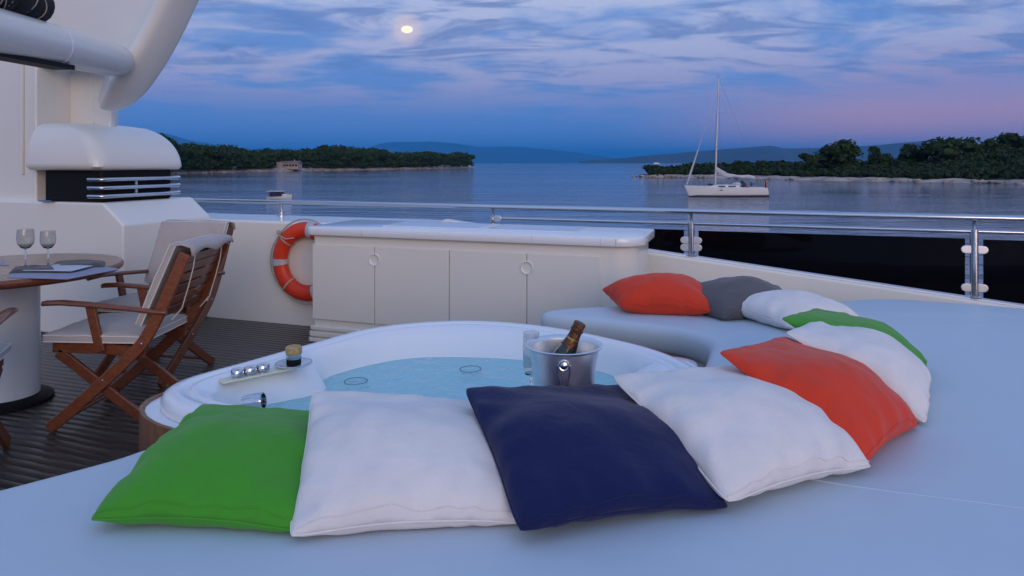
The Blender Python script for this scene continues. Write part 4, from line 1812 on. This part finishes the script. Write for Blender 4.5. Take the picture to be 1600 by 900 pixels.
pts = []
for i in range(97):
    a = 2 * math.pi * i / 24
    pts.append((jc.x + .0262 * math.cos(a), jc.y + .0262 * math.sin(a), .6335 + .0445 + i / 96 * .023))
mb.tube(pts, .0048, 7)
mb.lathe([(.026, .040), (.026, .070), (0, .071)], 20, (jc.x, jc.y, .6335))
mb.build('rope_collar', 'cork', jar)

# ------------------------------------------------------------------ dining table
tcn = P(10, 628, 0)
TZ, TRad = .79, .60
tb = thing('dining_table', tcn, 'round teak dining table on a white pedestal at the left', 'table')
mb = MB()
mb.lathe([(0, TZ - .05), (TRad - .05, TZ - .05), (TRad - .02, TZ - .045), (TRad - .004, TZ - .03), (TRad, TZ - .016), (TRad - .006, TZ - .004), (TRad - .014, TZ)], 64, tcn)
mb.build('table_edge', 'teak', tb, ang=30)
# planked top laid side by side
nw = 13
for i in range(nw):
    y0 = -TRad + .014 + (2 * TRad - .028) * i / nw + .0015
    y1 = -TRad + .014 + (2 * TRad - .028) * (i + 1) / nw - .0015
    poly = []
    rr_ = TRad - .012
    for yy in (y0, (y0 * 2 + y1) / 3, (y0 + y1 * 2) / 3, y1):
        poly.append((math.sqrt(max(.0004, rr_ ** 2 - yy * yy)), yy))
    full = poly + [(-x, y) for x, y in reversed(poly)]
    mb = MB()
    mb.prism([tcn + E1 * x + E2 * y + UP * (TZ - .012) for x, y in full], UP * .014)
    mb.build('top_board', 'table_teak', tb, bevel=.001)
mb = MB()
mb.lathe([(.165, .045), (.165, .70), (.22, .742)], 40, tcn)
mb.build('pedestal', 'gelcoat_cool', tb)
mb = MB()
mb.lathe([(.235, .003), (.235, .02), (.22, .035), (.16, .046), (0, .046)], 40, tcn)
mb.build('base', 'black', tb)


def tab(px, py):
    return P(px, py, TZ + .002)


def wine_glass(px, py, h, label):
    c = tab(px, py)
    g_ = thing('wine_glass', c, label, 'glass', 'wine glasses on the dining table')
    s = h / .2
    mb_ = MB()
    pr = [(0, .002), (.033, .001), (.034, .0025), (.01, .007), (.0042, .014), (.0038, .088), (.006, .096), (.022, .104), (.036, .124), (.0405, .148), (.039, .178), (.0365, .200), (.0358, .200), (.038, .178), (.0393, .148), (.0348, .125), (.02, .107), (0, .102)]
    mb_.lathe([(a * s, b_ * s) for a, b_ in pr], 32, c)
    mb_.build('bowl_and_stem', 'glass', g_)


wine_glass(40, 418, .222, 'larger stemmed wine glass, left of the two on the teak table')
wine_glass(75, 415, .205, 'smaller stemmed wine glass, right of the two on the teak table')


def sheet(name, pts, m_, label, cat, th=.003, lift=0.0, group=None):
    mb_ = MB()
    mb_.prism([p + UP * lift for p in pts], UP * th)
    o = mb_.build(name, m_, bevel=.0008)
    return tag(o, label, cat, group)


sheet('placemat', [tab(11, 434), tab(105, 437), tab(187, 421), tab(160, 416.5), tab(20, 426)], 'paper2', 'blue-grey placemat at the table edge under the napkins', 'placemat', .003, .0005)
sheet('menu_card', [tab(35, 427), tab(112, 428), tab(145, 419.5), tab(88, 417.5)], 'paper', 'pale folded card lying between the grey napkins', 'card', .003, .014)


def napkin(cpx, label, th, seed, lift):
    c = [tab(*q) for q in cpx]
    n = 14
    rows = []
    for j in range(n + 1):
        row = []
        for i in range(n + 1):
            u, v = i / n, j / n
            b_ = c[3].lerp(c[2], u).lerp(c[0].lerp(c[1], u), v)
            e = min(1, 6 * min(u, 1 - u, v, 1 - v))
            z = th * (e ** .5) + .008 * mnoise.noise(Vector((u * 3, v * 4, seed))) * e
            row.append(b_ + UP * (z + lift))
        rows.append(row)
    mb_ = MB()
    mb_.rings(rows, closed=False)
    mb_.rings([[p - UP * (p.z - TZ - .0025 - lift) for p in r_] for r_ in rows], closed=False)
    o = mb_.build('napkin', 'napkin', ang=80)
    tag(o, label, 'napkin', 'folded napkins on the dining table')


napkin([(22, 419), (84, 418), (95, 427), (14, 428)], 'dark grey folded napkin, left one of the two on the placemat', .018, 3, .003)
napkin([(84, 412), (165, 410), (164, 418.5), (86, 420.5)], 'dark grey folded napkin, right one of the two near the table edge', .02, 8, .003)
sheet('placemat', [tab(-40, 414), tab(14, 415), tab(2, 407), tab(-40, 406)], 'paper2', 'blue-grey placemat at the far left edge of the picture on the table', 'placemat', .006, .0005)


# ------------------------------------------------------------------ folding teak chairs
def board(mb_, pts, w, th, y):
    """flat board following (x,z) points in a plane of constant y"""
    n = len(pts)
    rings = []
    for i, (x, z) in enumerate(pts):
        a, b_ = pts[max(0, i - 1)], pts[min(n - 1, i + 1)]
        t_ = Vector((b_[0] - a[0], 0, b_[1] - a[1])).normalized()
        nn_ = Vector((-t_.z, 0, t_.x)) * w / 2
        c = Vector((x, y, z))
        dy_ = Vector((0, th / 2, 0))
        rings.append([c + nn_ - dy_, c + nn_ + dy_, c - nn_ + dy_, c - nn_ - dy_])
    mb_.rings(rings, True, True, True)


def make_chair():
    root = thing('folding_chair', (0, 0, 0), 'x', 'chair', 'folding teak armchairs round the dining table')
    kw = dict(world_=False)
    up_ = [(.292, .012), (.20, .085), (.0, .262), (-.13, .385), (-.205, .47), (-.272, .59), (-.345, .75), (-.42, .925)]
    for sd in (-1, 1):
        y = sd * .245
        mb_ = MB()
        cv = [(p.x, p.y) for p in catmull([(a, b_, 0) for a, b_ in up_], 4, False)]
        board(mb_, cv, .062, .024, y)
        mb_.build('back_upright', 'teak', root, bevel=.006, **kw)
        mb_ = MB()
        board(mb_, [(.262, .405), (.20, .36), (-.02, .185), (-.22, .03), (-.262, .004)], .056, .022, y - sd * .026)
        mb_.build('leg', 'teak', root, bevel=.006, **kw)
        mb_ = MB()
        board(mb_, [(.285, .432), (.05, .425), (-.20, .40)], .058, .022, y - sd * .026)
        mb_.build('seat_rail', 'teak', root, bevel=.005, **kw)
        # armrest, shaped like a paddle
        rings = []
        for x, w, z in ((.315, .016, .664), (.30, .03, .667), (.22, .034, .670), (.08, .028, .660), (-.12, .024, .640), (-.29, .026, .622), (-.325, .014, .618)):
            rings.append([Vector((x, y + sd * .012 + w * math.cos(2 * math.pi * k / 10), z + .014 * math.sin(2 * math.pi * k / 10))) for k in range(10)])
        mb_ = MB()
        mb_.rings(rings, True, True, True)
        mb_.build('armrest', 'teak', root, ang=60, **kw)
        mb_ = MB()
        board(mb_, [(.075, .655), (.055, .56), (.02, .41)], .05, .022, y + sd * .0)
        mb_.build('arm_support', 'teak', root, bevel=.006, **kw)
        for x, z in ((.008, .265), (-.195, .455)):
            mb_ = MB()
            mb_.lathe([(.007, -.003), (.007, .002), (0, .004)], 10, (x, y + sd * .0125, z), Matrix.Rotation(R(-90 * sd), 3, 'X'))
            mb_.build('bolt', 'steel', root, **kw)
    for i, f_ in enumerate((.10, .27, .44, .61, .78, .93)):
        a, b_ = Vector((-.262, .57)), Vector((-.415, .915))
        c = a.lerp(b_, f_)
        dv = (b_ - a).normalized()
        mb_ = MB()
        mb_.box((c.x, 0, c.y), Vector((dv.x, 0, dv.y)) * .026, (0, .232, 0), Vector((-dv.y, 0, dv.x)) * .008)
        mb_.build('back_slat', 'teak', root, bevel=.003, **kw)
    for i in range(6):
        x = .25 - i * .075
        mb_ = MB()
        mb_.box((x, 0, .449 - i * .004), (.028, 0, -.0015), (0, .205, 0), (0, 0, .007))
        mb_.build('seat_slat', 'teak', root, bevel=.003, **kw)
    for x, z in ((.215, .06), (-.205, .045), (.0, .30)):
        mb_ = MB()
        mb_.tube([(x, -.222, z), (x, .222, z)], .013, 8)
        mb_.build('cross_bar', 'teak', root, **kw)

    def soft(name, p0, p1, half_w, th, nrm, tuft, lift=0.0):
        """padded panel from p0 to p1 (x,z), lifted along nrm"""
        n, m_ = 20, 20
        A, B = Vector((p0[0], 0, p0[1])), Vector((p1[0], 0, p1[1]))
        nr = Vector((nrm[0], 0, nrm[1])).normalized()
        tp, bt = [], []
        for j in range(m_ + 1):
            for i in range(n + 1):
                u, v = 2 * i / n - 1, 2 * j / m_ - 1
                u, v = math.sin(u * math.pi / 2), math.sin(v * math.pi / 2)
                rr_ = .0
                c = A.lerp(B, (v + 1) / 2) + Vector((0, u * half_w, 0))
                e = (max(0, 1 - u ** 8) * max(0, 1 - v ** 8)) ** .5
                pf = th * (.70 + .30 * e) + .012 * (1 - u * u) * (1 - v * v)
                tf = 0
                for tu, tv in tuft:
                    tf += .016 * math.exp(-((u - tu) ** 2 + (v - tv) ** 2) / .02)
                wv = .004 * mnoise.noise(Vector((u * 3, v * 3, th * 90)))
                tp.append(c + nr * (lift + pf - tf + wv))
                bt.append(c + nr * (lift + .002))
        mb_ = MB()
        W = n + 1
        fs = []
        for j in range(m_):
            for i in range(n):
                a = j * W + i
                fs += [(a, a + 1, a + W + 1, a + W), (W * (m_ + 1) + a, W * (m_ + 1) + a + W, W * (m_ + 1) + a + W + 1, W * (m_ + 1) + a + 1)]
        edge = list(range(W)) + [j * W + n for j in range(1, m_ + 1)] + [m_ * W + i for i in range(n - 1, -1, -1)] + [j * W for j in range(m_ - 1, 0, -1)]
        o_ = W * (m_ + 1)
        for a, b_ in zip(edge, edge[1:] + edge[:1]):
            fs.append((a, b_, o_ + b_, o_ + a))
        mb_.add(tp + bt, fs)
        ob = mb_.build(name, 'cream', root, ang=70, **kw)
        for src, off_ in ((tp, .0), (bt, .004)):
            mb2 = MB()
            mb2.tube([src[e] + nr * off_ for e in edge] + [src[edge[0]] + nr * off_], .0032, 5, caps=False)
            mb2.build('piping', 'piping', ob, **kw)
        return ob
    soft('seat_cushion', (-.20, .452), (.318, .460), .252, .055, (-.04, 1), ())
    bkc = soft('back_cushion', (-.232, .535), (-.408, .945), .262, .052, (.92, .39), ((-.35, .1), (.35, .1)), .032)
    # flap of the back cushion folded over the top
    mb_ = MB()
    rows_ = []
    for i in range(13):
        y = -.222 + .444 * i / 12
        w = .0035 * math.sin(i * .9)
        rows_.append([Vector((x, y * 1.16, z + w)) for x, z in ((-.335, .966), (-.40, .978), (-.455, .962), (-.466, .925 + w * 3))])
    mb_.rings(rows_, closed=False)
    o = mb_.build('cushion_flap', 'cream', bkc, ang=80, **kw)
    sm = o.modifiers.new('solid', 'SOLIDIFY')
    sm.thickness = .008
    for y in (-.16, .17):
        mb_ = MB()
        mb_.tube([(-.44, y, .94), (-.43, y + .01, .84), (-.40, y, .74), (-.36, y - .01, .62), (-.31, y, .56)], .003, 5)
        mb_.build('tie', 'piping', bkc, **kw)
    return root


ch = make_chair()
ch.location = (-2.12, 3.80, .003)
ch.rotation_euler = (0, 0, R(180))
ch['label'] = 'teak folding armchair with cream cushions seen from its side, nearest the hot tub'
for loc, rz, lab in (((-2.357, 4.56, .003), R(258), 'teak folding armchair behind the front one, its padded back turned to the camera'),
                     ((-2.60, 3.0, .003), R(112), 'teak folding armchair cut off by the left edge of the picture')):
    c = copy_tree(ch)
    c.location = loc
    c.rotation_euler = (0, 0, rz)
    c['label'] = lab
